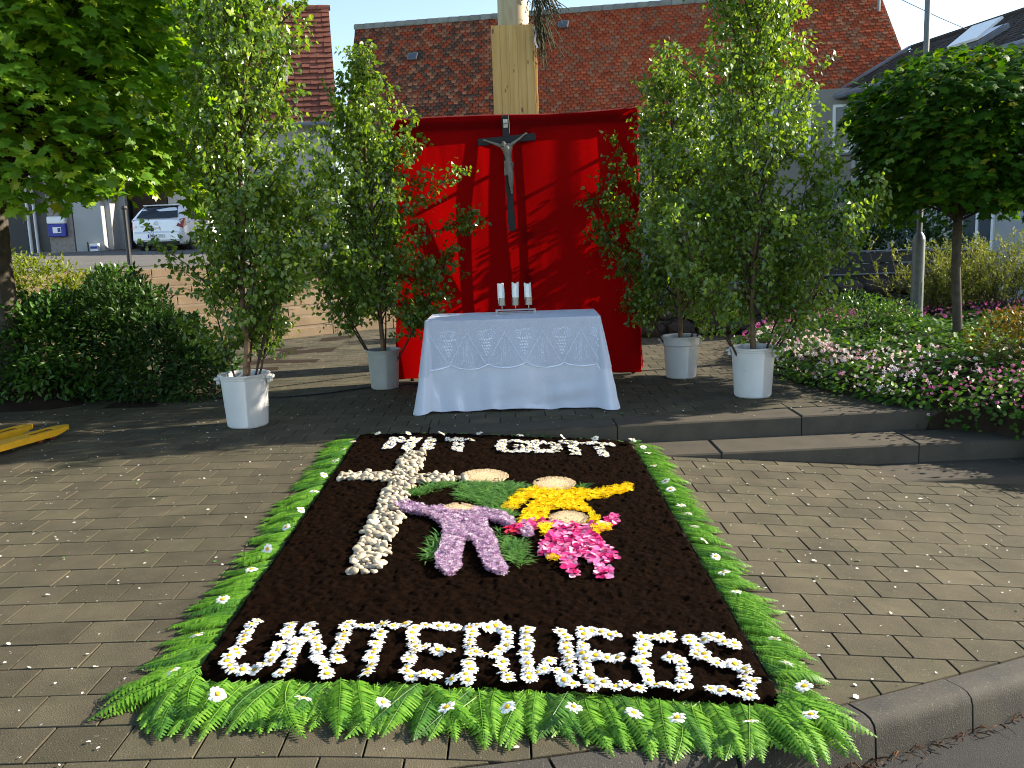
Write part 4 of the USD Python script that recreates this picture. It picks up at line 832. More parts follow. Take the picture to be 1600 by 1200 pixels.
# daisies: petals white, disc yellow, as one small mesh with per-vertex colour
def daisy(p, r, tilt=.25, npet=None, near=True):
    n = npet or rng.integers(17, 23); V, F, C = [], [], []; k = 0
    for i in range(n):
        a = 2 * math.pi * (i + rng.uniform(-.25, .25)) / n; L = r * rng.uniform(.82, 1.06); w = r * rng.uniform(.135, .175); up = rng.uniform(-.12, .22); tw = rng.uniform(-.02, .02) * r
        c, s = math.cos(a), math.sin(a)
        for rad, hw, h in ((.22 * r, w * .5, .06), (.6 * L, w, .10 + up * .6), (.92 * L, w * .85, up), (L, w * .25, up - .03)):
            for sg in (-1, 1): V.append([rad * c - sg * hw * s, rad * s + sg * hw * c, h * r + sg * tw]); C.append((.82, .82, .8))
        F += [[k, k + 2, k + 3], [k, k + 3, k + 1], [k + 2, k + 4, k + 5], [k + 2, k + 5, k + 3], [k + 4, k + 6, k + 7], [k + 4, k + 7, k + 5]]; k += 8
    yc = np.array([.78, .5, .01]) if rng.random() < .8 else np.array([.45, .33, .02])
    prof = [(.33, .06), (.30, .17), (.19, .24), (0, .235)]; m = 10
    for rr, h in prof[:-1]:
        for j in range(m): t = 2 * math.pi * j / m; V.append([rr * r * math.cos(t), rr * r * math.sin(t), h * r]); C.append(yc * (.8 if rr > .28 else 1.))
    V.append([0, 0, prof[-1][1] * r]); C.append(yc * .9)
    for a_ in range(2):
        for j in range(m): b0 = k + a_ * m; F += [[b0 + j, b0 + (j + 1) % m, b0 + m + (j + 1) % m], [b0 + j, b0 + m + (j + 1) % m, b0 + m + j]]
    F += [[k + 2 * m + j, k + 2 * m + (j + 1) % m, k + 3 * m] for j in range(m)]
    R = rotx(rng.normal(0, tilt)) @ roty(rng.normal(0, tilt)) @ rotz(rng.uniform(0, 6.3))
    v = np.array(V) @ R.T; v[:, 2] = np.maximum(v[:, 2], -.012)
    return (v + np.asarray(p, float), np.array(F)), np.array(C)
def letter(name, strokes, org, sc, step, label, r, jit, group, double=0.0, dz=.02):
    t = thing('daisy_letter', label, 'letter')
    pts = []
    for s in strokes:
        w = np.array([G(org[0] + x / sc, org[1] + y / sc, SZ + .01)[:2] for x, y in s])
        ln = np.r_[0, np.cumsum(np.linalg.norm(np.diff(w, axis=0), axis=1))]; n = max(1, int(round(ln[-1] / step)))
        tt = np.linspace(0, ln[-1], n + 1); q = np.c_[np.interp(tt, ln, w[:, 0]), np.interp(tt, ln, w[:, 1])]
        if double:
            tg = unit(np.gradient(q, axis=0)) if len(q) > 1 else np.array([[1., 0]]); nn = np.c_[-tg[:, 1], tg[:, 0]]
            q = np.vstack([q + nn * double, q - nn * double])
        pts += list(q)
    kept = []
    for p in pts:
        p = p + rng.normal(0, jit, 2)
        if all(np.linalg.norm(p - k) > step * .56 for k in kept): kept.append(p)
    for i, p in enumerate(kept):
        vf, c = daisy((p[0], p[1], zs(*p) + dz + rng.uniform(-.004, .008)), r * rng.uniform(.84, 1.1), .17)
        put('daisy', vf, m_('daisy'), t, col=c)
O1, O2, O3, S1, S3 = (320, 950), (600, 950), (900, 950), 5.333, 5.0
r_ = .0325; st_ = .0405
letter('U', [[(435, 140), (350, 225), (330, 285), (290, 340), (270, 400), (180, 445), (200, 515), (245, 562), (365, 550), (490, 520), (550, 470), (575, 425), (605, 385), (620, 342), (660, 265), (705, 215), (730, 155)]], O1, S1, st_, 'large letter U of white daisies, first of the lower word', r_, .004, 'u')
letter('N', [[(632, 588), (690, 532), (705, 460), (740, 402), (760, 332), (810, 285), (862, 195), (880, 150)], [(900, 240), (915, 285), (940, 327), (948, 383), (958, 435), (985, 510), (1018, 572)], [(1080, 508), (1100, 460), (1098, 418), (1105, 365), (1140, 308), (1165, 228), (1200, 150)]], O1, S1, st_, 'large letter N of white daisies between U and T in the lower word', r_, .004, 'n')
letter('T', [[(1315, 165), (1400, 165), (1480, 165), (1575, 172), (1660, 160)], [(1470, 220), (1425, 330), (1405, 385), (1390, 447), (1378, 505), (1338, 592)]], O1, S1, st_, 'large letter T of white daisies in the lower word', r_, .004, 't')
letter('E', [[(275, 170), (362, 168), (450, 175), (510, 182), (605, 180)], [(245, 205), (230, 265), (243, 302), (255, 368), (220, 425), (205, 483), (177, 547), (225, 598)], [(340, 360), (445, 382), (543, 380)], [(325, 587), (435, 605), (550, 607)]], O2, S1, st_, 'large letter E of white daisies before the R in the lower word', r_, .004, 'e')
letter('R', [[(718, 187), (752, 220), (715, 250), (718, 335), (700, 405), (708, 457), (708, 515), (690, 570), (687, 628)], [(775, 182), (880, 180), (950, 180), (1028, 207), (1020, 245), (1022, 285), (1028, 332), (975, 368), (925, 415), (832, 405), (770, 385)], [(985, 478), (978, 515), (1008, 565), (1042, 632)]], O2, S1, st_, 'large letter R of white daisies in the middle of the lower word', r_, .004, 'r')
letter('W', [[(1183, 197), (1187, 250), (1187, 325), (1170, 375), (1185, 418), (1205, 520), (1212, 628)], [(1290, 572), (1330, 525), (1383, 490), (1385, 442)], [(1485, 210), (1510, 260), (1525, 308), (1527, 360), (1537, 405), (1535, 450), (1540, 498), (1550, 552)], [(1450, 543), (1492, 607), (1570, 652)]], O2, S1, st_, 'large letter W of white daisies between R and the second E in the lower word', r_, .004, 'w')
letter('E', [[(42, 200), (45, 235), (48, 280), (62, 360), (62, 407), (85, 462), (92, 535), (105, 585), (132, 628)], [(128, 210), (190, 210), (248, 230), (320, 228)], [(153, 400), (243, 412), (332, 413)], [(218, 622), (280, 635), (335, 625), (397, 633), (470, 650)]], O3, S3, st_, 'large second letter E of white daisies between W and G in the lower word', r_, .004, 'e')
letter('G', [[(738, 235), (670, 268), (600, 240), (510, 255), (545, 325), (485, 335), (530, 375), (480, 452), (528, 412), (552, 460), (522, 500), (548, 543), (572, 597), (622, 630), (692, 642), (783, 648), (860, 630), (848, 572), (845, 522), (820, 475), (803, 415), (737, 405)], [(620, 275), (670, 280), (748, 275)]], O3, S3, st_, 'large letter G of white daisies before the last letter of the lower word', r_, .004, 'g')
letter('S', [[(1240, 328), (1245, 298), (1168, 288), (1102, 240), (1035, 260), (950, 262), (875, 250), (880, 295), (952, 328), (932, 390), (985, 377), (1030, 433), (1085, 405), (1108, 467), (1160, 460), (1220, 450), (1228, 487), (1295, 482), (1340, 540), (1318, 578), (1395, 590), (1360, 625), (1308, 650), (1363, 690), (1205, 693), (1228, 668), (1118, 685), (1140, 650), (1050, 655)]], O3, S3, st_, 'large letter S of white daisies ending the lower word at right', r_, .004, 's')
P1, P2 = (580, 670), (770, 670)
up = dict(sc=8, step=.04, r=.025, jit=.005, group='x', double=.02, dz=.018)
def up_letter(strokes, org, label): letter('x', strokes, org, label=label, **up)
up_letter([[(195, 258), (245, 200), (290, 130), (350, 140), (400, 180)], [(440, 270), (490, 200), (560, 130)]], P1, 'small letter M of white daisies, first of the far upper line')
up_letter([[(700, 275), (730, 200), (755, 135)]], P1, 'small letter I of white daisies after the M in the far upper line')
up_letter([[(950, 142), (1100, 145), (1255, 148)], [(1085, 185), (1078, 275)]], P1, 'small letter T of white daisies ending the first short word of the upper line')
up_letter([[(410, 185), (300, 168), (140, 165), (100, 215), (100, 280), (220, 300), (400, 298), (410, 245), (290, 235)]], P2, 'small letter G of white daisies beginning the second word of the upper line')
up_letter([[(570, 175), (660, 180), (770, 205), (800, 260), (760, 300), (620, 300), (510, 270), (500, 215), (570, 175)]], P2, 'small round letter O of white daisies in the upper line')
up_letter([[(850, 182), (980, 188), (1120, 192)], [(1000, 230), (1035, 330)]], P2, 'small letter T of white daisies right after the O in the upper line')
up_letter([[(1190, 190), (1340, 200), (1490, 212)], [(1330, 240), (1385, 340)]], P2, 'small letter T of white daisies ending the upper line at right')

# pebble cross
cross = shapely.union_all([Polygon(img(A6, q_)) for q_ in ([(672, 55), (905, 50), (850, 235), (800, 362), (735, 480), (690, 640), (600, 860), (545, 1030), (490, 1165), (140, 1150), (180, 1060), (290, 830), (370, 660), (440, 540), (500, 400), (610, 215)],
    [(85, 300), (130, 240), (620, 225), (540, 315)], [(840, 245), (1040, 248), (1230, 268), (1290, 292), (1240, 312), (1050, 318), (800, 335)])]).buffer(-.012)
pc = thing('pebble_cross', 'cross laid out in pale river pebbles on the soil bed', 'cross')
ico = trimesh.creation.icosphere(1)
def pebbles(pts, zoff, smin, smax):
    out = []
    for p in pts:
        s = rng.uniform(smin, smax); d = np.array([1, rng.uniform(.6, .9), rng.uniform(.38, .6)]) * s
        v = ico.vertices * (1 + .24 * (meshkit.noise(ico.vertices * 1.4 + rng.uniform(0, 50, 3)) - .5)[:, None] * 2) * d
        v = v @ (rotz(rng.uniform(0, 6.3)) @ rotx(rng.normal(0, .35)) @ roty(rng.normal(0, .35))).T
        out.append((v + [p[0], p[1], zs(*p) + zoff + rng.uniform(0, .012)], ico.faces))
    return out
base = MB()
for o in pebbles(fill(cross, .05, rng), .003, .02, .034): base.add(o)
put('bottom_pebbles', base.vf(), m_('pebble'), pc, kind='stuff', smooth=True)
pts = fill(cross, .0465, rng, .3); pts = pts[np.argsort(pts[:, 1])]; over = MB()
for k, o in enumerate(pebbles(pts, .016, .016, .033)):
    if k < 300: put('pebble', o, m_('pebble'), pc, smooth=True)
    else: over.add(o)
if over.v: put('far_pebbles', over.vf(), m_('pebble'), pc, kind='stuff', smooth=True)

# figures
def disc(poly, par):
    p = Polygon(poly); pts = fill(p, .017, rng, .4); bnd = np.array(p.exterior.coords)[:-1]; c = bnd.mean(0); V = [[*c, zs(*c) + .016]]
    for s, h in ((.4, .016), (.75, .014), (.93, .010), (1.0, -.01)):
        for b in bnd: q_ = c + (b - c) * s; V.append([*q_, zs(*q_) + h])
    n = len(bnd); F = [[0, 1 + i, 1 + (i + 1) % n] for i in range(n)]
    for k in range(3):
        for i in range(n): a, b = 1 + k * n + i, 1 + k * n + (i + 1) % n; F += [[a, a + n, b + n], [a, b + n, b]]
    hp = thing('head', parent=par); put('sawdust_layer', (np.array(V), np.array(F)), m_('sawdust'), hp, smooth=True)
    pts = fill(p, .009, rng, .45); n = len(pts); a = rng.uniform(0, 6.3, n)
    chip = (np.array([[-.5, -1, 0], [.5, -1, 0], [.5, 1, .1], [-.5, 1, 0], [0, 0, .8]]), [[0, 1, 4], [1, 2, 4], [2, 3, 4], [3, 0, 4]])
    put('wood_chips', scatter(*chip, np.c_[pts, [zs(*q_) + .012 for q_ in pts]], np.c_[np.cos(a), np.sin(a), 0 * a], np.c_[-np.sin(a), np.cos(a), rng.normal(0, .3, n)], np.tile([0, 0, 1.], (n, 1)), rng.uniform(.004, .009, n)), m_('sawdust'), hp, kind='stuff')
def grass(polys, par, nm='grass_blades'):
    mb = MB(); tv = (np.array([[-.05, 0, 0], [.05, 0, 0], [.045, .55, .16], [-.045, .55, .16], [0, 1, .18]]), [[0, 1, 2], [0, 2, 3], [3, 2, 4]])
    for poly in polys:
        p = Polygon(poly).buffer(0); pts = np.vstack([fill(p.buffer(-.008), .0115, rng, .5), fill(p.buffer(-.02), .014, rng, .5)]); n = len(pts); a = rng.uniform(0, 6.3, n)
        d = np.c_[np.cos(a), np.sin(a), rng.uniform(-.1, .22, n)]; X_, Y_, N_ = leaf_frame(d, np.tile([0, 0, 1.], (n, 1)))
        mb.add(scatter(*tv, np.c_[pts, [zs(*q_) + rng.uniform(0, .018) for q_ in pts]], X_, Y_, N_, rng.uniform(.045, .085, n)))
    put(nm, mb.vf(), m_('grass_blade'), par, kind='stuff')
def florets(polys, mname, sp, smin, smax, nm, par, petals=4, layers=((.006, 1), (.02, .9)), keepout=None, single=False, dens=300, bumps=.012):
    mb, parts = MB(), 0
    pv = [(0, 0, .0)]; pf = []
    for i in range(petals):
        a = 2 * math.pi * i / petals; b = math.pi / petals * .85
        pv += [(.75 * math.cos(a - b * .6), .75 * math.sin(a - b * .6), .28), (1.0 * math.cos(a), 1.0 * math.sin(a), .2), (.75 * math.cos(a + b * .6), .75 * math.sin(a + b * .6), .28)]; k = 1 + 3 * i; pf += [[0, k, k + 1], [0, k + 1, k + 2]]
    pv = np.array(pv); items = []
    for poly in polys:
        p = Polygon(poly).buffer(0)
        if keepout is not None: p = p.difference(keepout)
        for zo, sc in layers:
            pts = fill(p, sp, rng, .45); n = len(pts)
            if n == 0: continue
            N_ = unit(np.c_[rng.normal(0, .45, n), rng.normal(0, .45, n), np.ones(n)]); a = rng.uniform(0, 6.3, n); X_, Y_, N_ = leaf_frame(np.c_[np.cos(a), np.sin(a), 0 * a], N_)
            zz = np.array([zs(*q_) for q_ in pts]) + zo + bumps * meshkit.noise(np.c_[pts * 40, np.zeros(n)], 9) + rng.uniform(0, .006, n); Sx = rng.uniform(smin, smax, n) * sc
            v, f = scatter(pv, pf, np.c_[pts, zz], X_, Y_, N_, Sx); items.append((v.reshape(n, len(pv), 3), zo))
    for k, (v, zo) in enumerate(items):
        for i in range(len(v)):
            if single and zo > .01 and parts < dens: put(nm, (v[i], np.array(pf)), m_(mname), par); parts += 1
        rem = v if not (single and zo > .01) else v[min(len(v), dens):]
        for i in range(len(rem)): mb.add((rem[i], np.array(pf)))
    if mb.v: put(nm + '_layer', mb.vf(), m_(mname), par, kind='stuff')
gf = thing('grass_figure', 'figure of cut green grass with round sawdust head beside the pebble cross', 'figure')
px = lambda pts: [G(x, y, SZ)[:2] for x, y in pts]
disc(ell(A7, (215, 152), (212, 62)), gf)
grass([px([(632, 775), (643, 770), (674, 760), (722, 757), (720, 762), (685, 767), (655, 778), (640, 779)]), px([(720, 757), (760, 757), (800, 759), (838, 763), (806, 772), (784, 795), (806, 806), (806, 820), (780, 814), (760, 797), (738, 788), (714, 784), (716, 770)]),
       px([(687, 833), (674, 847), (664, 868), (662, 878), (673, 883), (685, 868), (692, 850)]), px([(772, 827), (785, 832), (790, 846), (818, 849), (827, 877), (823, 887), (802, 889), (793, 874), (780, 846)]), px([(900, 763), (908, 760), (919, 764), (918, 768), (905, 769)])], gf)
lf = thing('lilac_figure', 'small figure of lilac florets with arms spread and sawdust head', 'figure')
hd = ell(A6, (1185, 562), (155, 53)); disc(hd, lf)
lil = [px([(614, 794), (632, 792), (676, 802), (690, 799), (700, 806), (735, 807), (747, 802), (760, 804), (790, 811), (803, 819), (806, 826), (800, 829), (780, 824), (762, 818), (761, 830), (770, 843), (776, 855), (779, 872), (786, 888), (795, 898), (790, 905), (775, 904), (762, 898), (752, 880), (744, 862), (735, 850), (728, 848), (724, 862), (720, 880), (721, 893), (712, 904), (697, 905), (682, 893), (682, 880), (688, 865), (692, 850), (693, 832), (685, 822), (674, 814), (655, 809), (635, 806), (624, 802)]), px([(817, 835), (822, 832), (833, 833), (833, 844), (822, 846), (815, 842)])]
florets(lil, 'lilac_floret', .0125, .009, .0155, 'floret', lf, keepout=Polygon(hd), layers=((.008, 1), (.02, 1), (.03, .9)), bumps=.02)
yf = thing('yellow_figure', 'figure of yellow blossoms with one arm stretched out and sawdust head', 'figure')
hy, hp_ = ell(A7, (835, 217), (192, 60)), ell(A7, (962, 530), (178, 66)); disc(hy, yf)
florets([img(A7, [(365, 440), (520, 300), (640, 268), (760, 278), (1000, 280), (1160, 295), (1400, 255), (1470, 222), (1545, 250), (1530, 290), (1300, 350), (1090, 380), (1130, 430), (1240, 550), (1250, 590), (1110, 590), (1150, 560), (1130, 510), (1060, 465), (820, 455), (780, 490), (780, 555), (500, 597), (540, 520), (600, 430), (660, 370), (640, 350), (560, 400), (470, 465), (380, 462)])],
        'yellow_petal', .024, .015, .021, 'yellow_blossom', yf, petals=6, keepout=shapely.union_all([Polygon(hy), Polygon(hp_).buffer(.012)]), single=True, dens=300)
pf_ = thing('pink_figure', 'small figure of pink rose petals in a skirt with sawdust head', 'figure'); disc(hp_, pf_)
pinkp = Polygon(img(A7, [(400, 650), (440, 628), (520, 600), (700, 562), (820, 568), (860, 590), (1000, 605), (1110, 600), (1250, 585), (1360, 505), (1440, 560), (1340, 625), (1180, 650), (1240, 720), (1310, 800), (1410, 890), (1410, 915), (1330, 912), (1310, 930), (1360, 1010), (1350, 1080), (1260, 1080), (1190, 1050), (1210, 990), (1160, 930), (1110, 895), (1000, 910), (1040, 980), (1050, 1050), (990, 1060), (920, 1000), (900, 920), (850, 890), (760, 880), (690, 870), (720, 740), (800, 690), (830, 640), (740, 620), (650, 650), (550, 680), (480, 700)])).buffer(0).difference(Polygon(hp_))
pv = np.array([[0, -.6, .05], [.5, -.35, .16], [.72, .2, .2], [.4, .7, .1], [0, .85, .02], [-.4, .7, .1], [-.72, .2, .2], [-.5, -.35, .16], [0, .1, -.06]]); pff = np.array([[8, i, (i + 1) % 8] for i in range(8)])
def petals(poly, mname, par, sp, zo, s0, s1, cap, nm='petal'):
    pts = fill(poly, sp, rng, .4); n = len(pts); a = rng.uniform(0, 6.3, n); X_, Y_, N_ = leaf_frame(np.c_[np.cos(a), np.sin(a), 0 * a], unit(np.c_[rng.normal(0, .4, n), rng.normal(0, .4, n), np.ones(n)]))
    v, f = scatter(pv, pff, np.c_[pts, [zs(*q_) + zo + rng.uniform(0, .014) for q_ in pts]], X_, Y_, N_, rng.uniform(s0, s1, n)); v = v.reshape(n, -1, 3); mb = MB()
    for i in range(n):
        if i < cap: put(nm, (v[i], pff), m_(mname), par, smooth=True)
        else: mb.add((v[i], pff))
    if mb.v: put(nm + '_layer', mb.vf(), m_(mname), par, kind='stuff', smooth=True)
petals(pinkp, 'pink_petal', pf_, .024, .010, .018, .027, 0); petals(pinkp, 'pink_petal', pf_, .03, .024, .018, .03, 290)
petals(Polygon(img(A7, [(385, 660), (430, 640), (500, 665), (490, 712), (410, 700)])), 'red_petal', pf_, .026, .03, .016, .024, 12, 'red_petal')
florets([img(A7, q_) for q_ in ([(670, 630), (760, 608), (820, 610), (810, 650), (780, 700), (730, 725), (705, 670)], [(1170, 650), (1270, 612), (1340, 640), (1345, 670), (1240, 680), (1220, 712)], [(755, 885), (825, 875), (890, 915), (880, 942), (800, 938)], [(1245, 895), (1310, 880), (1362, 915), (1355, 955), (1320, 935)])], 'yellow_petal', .022, .014, .019, 'yellow_blossom', pf_, petals=6, single=True, dens=120, layers=((.02, 1), (.034, 1)))

# fern border
def frond(p, ang, L, dark=False):
    n = 22; wmax = L * rng.uniform(.17, .23); rise = rng.uniform(.02, .09) * L; bend = rng.normal(0, .25); d0 = np.array([math.cos(ang), math.sin(ang)]); s0 = np.array([-d0[1], d0[0]])
    def spine(t): o = d0 * L * t * (1 - .06 * t * t) + s0 * bend * L * t * t * .5; return np.array([p[0] + o[0], p[1] + o[1], p[2] + rise * 2.2 * t * (1 - t) ** 1.0 - (p[2] - float(Z(p[0] + o[0])) - .012) * t ** 2.2])
    mb = MB(); ts = np.linspace(0, 1, 9); mb.add(tube([spine(t) for t in ts], np.linspace(.0022, .0005, 9), 4, False))
    for i in range(n):
        t = .05 + .93 * i / (n - 1); c = spine(t); tg = unit(spine(min(t + .02, 1)) - spine(t - .02)); sd = unit(np.cross([0, 0, 1.], tg)); nr = np.cross(tg, sd)
        ln = wmax * (min(1, .45 + 2.2 * t) * (1 - t ** 2.2) + .04) * rng.uniform(.9, 1.08)
        for sg in (-1, 1):
            dr = unit(sd * sg * .93 + tg * .40 - nr * rng.uniform(.0, .28)); wd = L / n * .60; m = 6; V = [c]
            for k in range(1, m + 1):
                u = k / m; wk = wd * (1 - u ** 1.7) * (.62 if k % 2 else 1.) + .0006; q_ = c + dr * ln * u - nr * ln * .22 * u * u
                V += [q_ + tg * wk + nr * .1 * wk, q_ - tg * wk * .8 + nr * .1 * wk]
            F = [[0, 1, 2]] + [x for k in range(m - 1) for x in ([1 + 2 * k, 3 + 2 * k, 4 + 2 * k], [1 + 2 * k, 4 + 2 * k, 2 + 2 * k])]
            mb.add((np.array(V), np.array(F)))
    return mb.vf()
def edge_fronds(a, b, n, ang0, spread, L0, L1, label, inset=.02, dark=None):
    a, b = np.asarray(a), np.asarray(b)
    for i in range(n):
        t = (i + rng.uniform(.2, .8)) / n; q_ = a + (b - a) * t; ang = ang0(t) + rng.normal(0, spread); q_ = q_ - np.array([math.cos(ang0(t)), math.sin(ang0(t))]) * inset * rng.uniform(.4, 1.8)
        put('fern_frond', frond((q_[0], q_[1], float(Z(q_[0])) + rng.uniform(.018, .045)), ang, rng.uniform(L0, L1)), m_('fern_dark' if (dark and rng.random() < dark) else 'fern'), label=label, cat='fern frond', group=label)
h = math.pi
edge_fronds(QTL + [0, -.1], QBL, 88, lambda t: h + .45 + .1 * t, .25, .2, .28, 'green fern frond along the left edge of the flower carpet', .0, .3)
edge_fronds(QTR + [0, -.1], QBR, 88, lambda t: -.42 - .1 * t, .25, .2, .28, 'green fern frond along the right edge of the flower carpet', .0, .15)
edge_fronds(QBL + [0, -.02], QBR + [0, -.02], 64, lambda t: -h / 2 - .28 + .5 * t, .20, .3, .385, 'green fern frond along the front edge of the flower carpet', -.01, .2)
for k in range(7):
    put('fern_frond', frond((QBL[0] + rng.uniform(-.03, .05), QBL[1] + rng.uniform(-.03, .05), .05), h + .35 + .2 * k, rng.uniform(.28, .36)), m_('fern'), label='green fern frond fanned round the front left corner of the flower carpet', cat='fern frond', group='fern fronds at the front left corner')
    put('fern_frond', frond((QBR[0] + rng.uniform(-.05, .03), QBR[1] + rng.uniform(-.03, .05), float(Z(.95)) + .05), -.3 - .2 * k, rng.uniform(.3, .4)), m_('fern'), label='green fern frond fanned round the front right corner of the flower carpet', cat='fern frond', group='fern fronds at the front right corner')
edge_fronds(QTL + [-.1, -.01], QTR + [.1, 0], 44, lambda t: h / 2 + .0, .7, .1, .17, 'short green fern frond along the far edge of the flower carpet', .03, .8)
# looser fern tips filling the fringe between the larger fronds
fillm = MB()
for a_, b_, n_, an_, l0, l1 in ((QTL + [0, -.1], QBL, 150, h + .5, .17, .26), (QTR + [0, -.1], QBR, 150, -.47, .17, .26), (QBL + [-.1, .02], QBR + [.1, .02], 190, -h / 2 - .03, .24, .36), (QTL, QTR, 50, h / 2, .08, .14)):
    for i in range(n_):
        q_ = a_ + (b_ - a_) * rng.random(); ang = an_ + rng.normal(0, .3); q_ = q_ + np.array([math.cos(an_), math.sin(an_)]) * rng.uniform(0, .03)
        fillm.add(frond((q_[0], q_[1], float(Z(q_[0])) + rng.uniform(.008, .02)), ang, rng.uniform(l0, l1)))
put('fern_fringe', fillm.vf(), m_('fern'), kind='stuff', label='loose fern leaves filling the green fringe round the flower carpet', cat='fern leaves')
# single daisies laid on the ferns
sd_ = {'front': [(340, 1085), (474, 1092), (598, 1098), (698, 1106), (793, 1105), (896, 1105), (990, 1115), (1058, 1122), (1173, 1128), (1267, 1117)],
       'left': [(270, 1049), (308, 993), (348, 937), (393, 890), (418, 858), (447, 824), (470, 797), (491, 768), (506, 742), (524, 720), (536, 703), (551, 690)],
       'right': [(1257, 1073), (1229, 1037), (1210, 999), (1150, 925), (1131, 895), (1118, 870), (1100, 845), (1085, 823), (1075, 803), (1064, 790), (1048, 765), (1040, 752), (1021, 728), (1012, 708), (1005, 699), (988, 687)],
       'far': [(590, 677), (638, 677), (690, 677), (749, 677), (813, 680), (879, 683), (930, 685)]}
for where, pts in sd_.items():
    lb_ = f'white daisy with yellow centre laid on the ferns of the {where} edge'
    for x, y in pts:
        p = G(x, y, .085 if where != 'far' else .07); vf, c = daisy(p, rng.uniform(.027, .034), .3); put('daisy', vf, m_('daisy'), label=lb_, cat='daisy', group=lb_, col=c)

# ------------------------------------------------------------------ buckets with cut birches
rng = np.random.default_rng(33)
def bucket(name_label, loc, r, h, mname, collar, handles, ang):
    t = thing('bucket', name_label, 'bucket', loc=loc); rb = r * .86
    prof = [(0, .004), (rb - .012, .0), (rb, .012), (rb + (r - rb) * .55, h * .55)]
    prof += ([(r - .004, h - .105), (r + .012, h - .095), (r + .014, h - .02)] if collar else [(r - .002, h - .045), (r + .004, h - .04), (r + .004, h - .02)])
    prof += [(r + .018, h - .018), (r + .021, h - .004), (r + .014, h), (r - .006, h - .004), (r - .012, h - .03), (rb - .0, .1)]
    put('shell', lathe(prof, 144), m_(mname), t, smooth=35)
    put('fill_soil', lathe([(0, h * .86), (r * .5, h * .865), (r - .013, h * .84), (r - .014, h * .8)], 24), m_('earth'), t, smooth=30)
    if handles:
        for a in (ang, ang + math.pi):
            d = np.array([math.cos(a), math.sin(a), 0]); s = np.array([-d[1], d[0], 0]); hp = MB()
            P = [d * (r - .004) + s * .065 + [0, 0, h - .035], d * (r + .035) + s * .06 + [0, 0, h - .04], d * (r + .048) + [0, 0, h - .042], d * (r + .035) - s * .06 + [0, 0, h - .04], d * (r - .004) - s * .065 + [0, 0, h - .035]]
            hp.add(tube(P, .013, 8)); hp.add(xf(box((-.004, -.05, -.06), (.03, .05, .0), .006), rotz(a), d * r + [0, 0, h - .03])); put('handle', hp.vf(), m_(mname), t, smooth=40)
    return t
birch_tpl = fan([(0, 0), (.30, .16), (.40, .36), (.27, .62), (0, 1.05), (-.27, .62), (-.40, .36), (-.30, .16)], (0, .36), lambda x, y: .22 * abs(x) - .10 * y * y)
def grow(P0, d, L, n, wob, rg, up=0.0):
    P = [np.asarray(P0, float)]; d = unit(np.asarray(d, float))
    for k in range(n):
        d = unit(d + rg.normal(0, wob, 3) + np.array([0, 0, up])); P.append(P[-1] + d * L / n)
    return np.array(P)
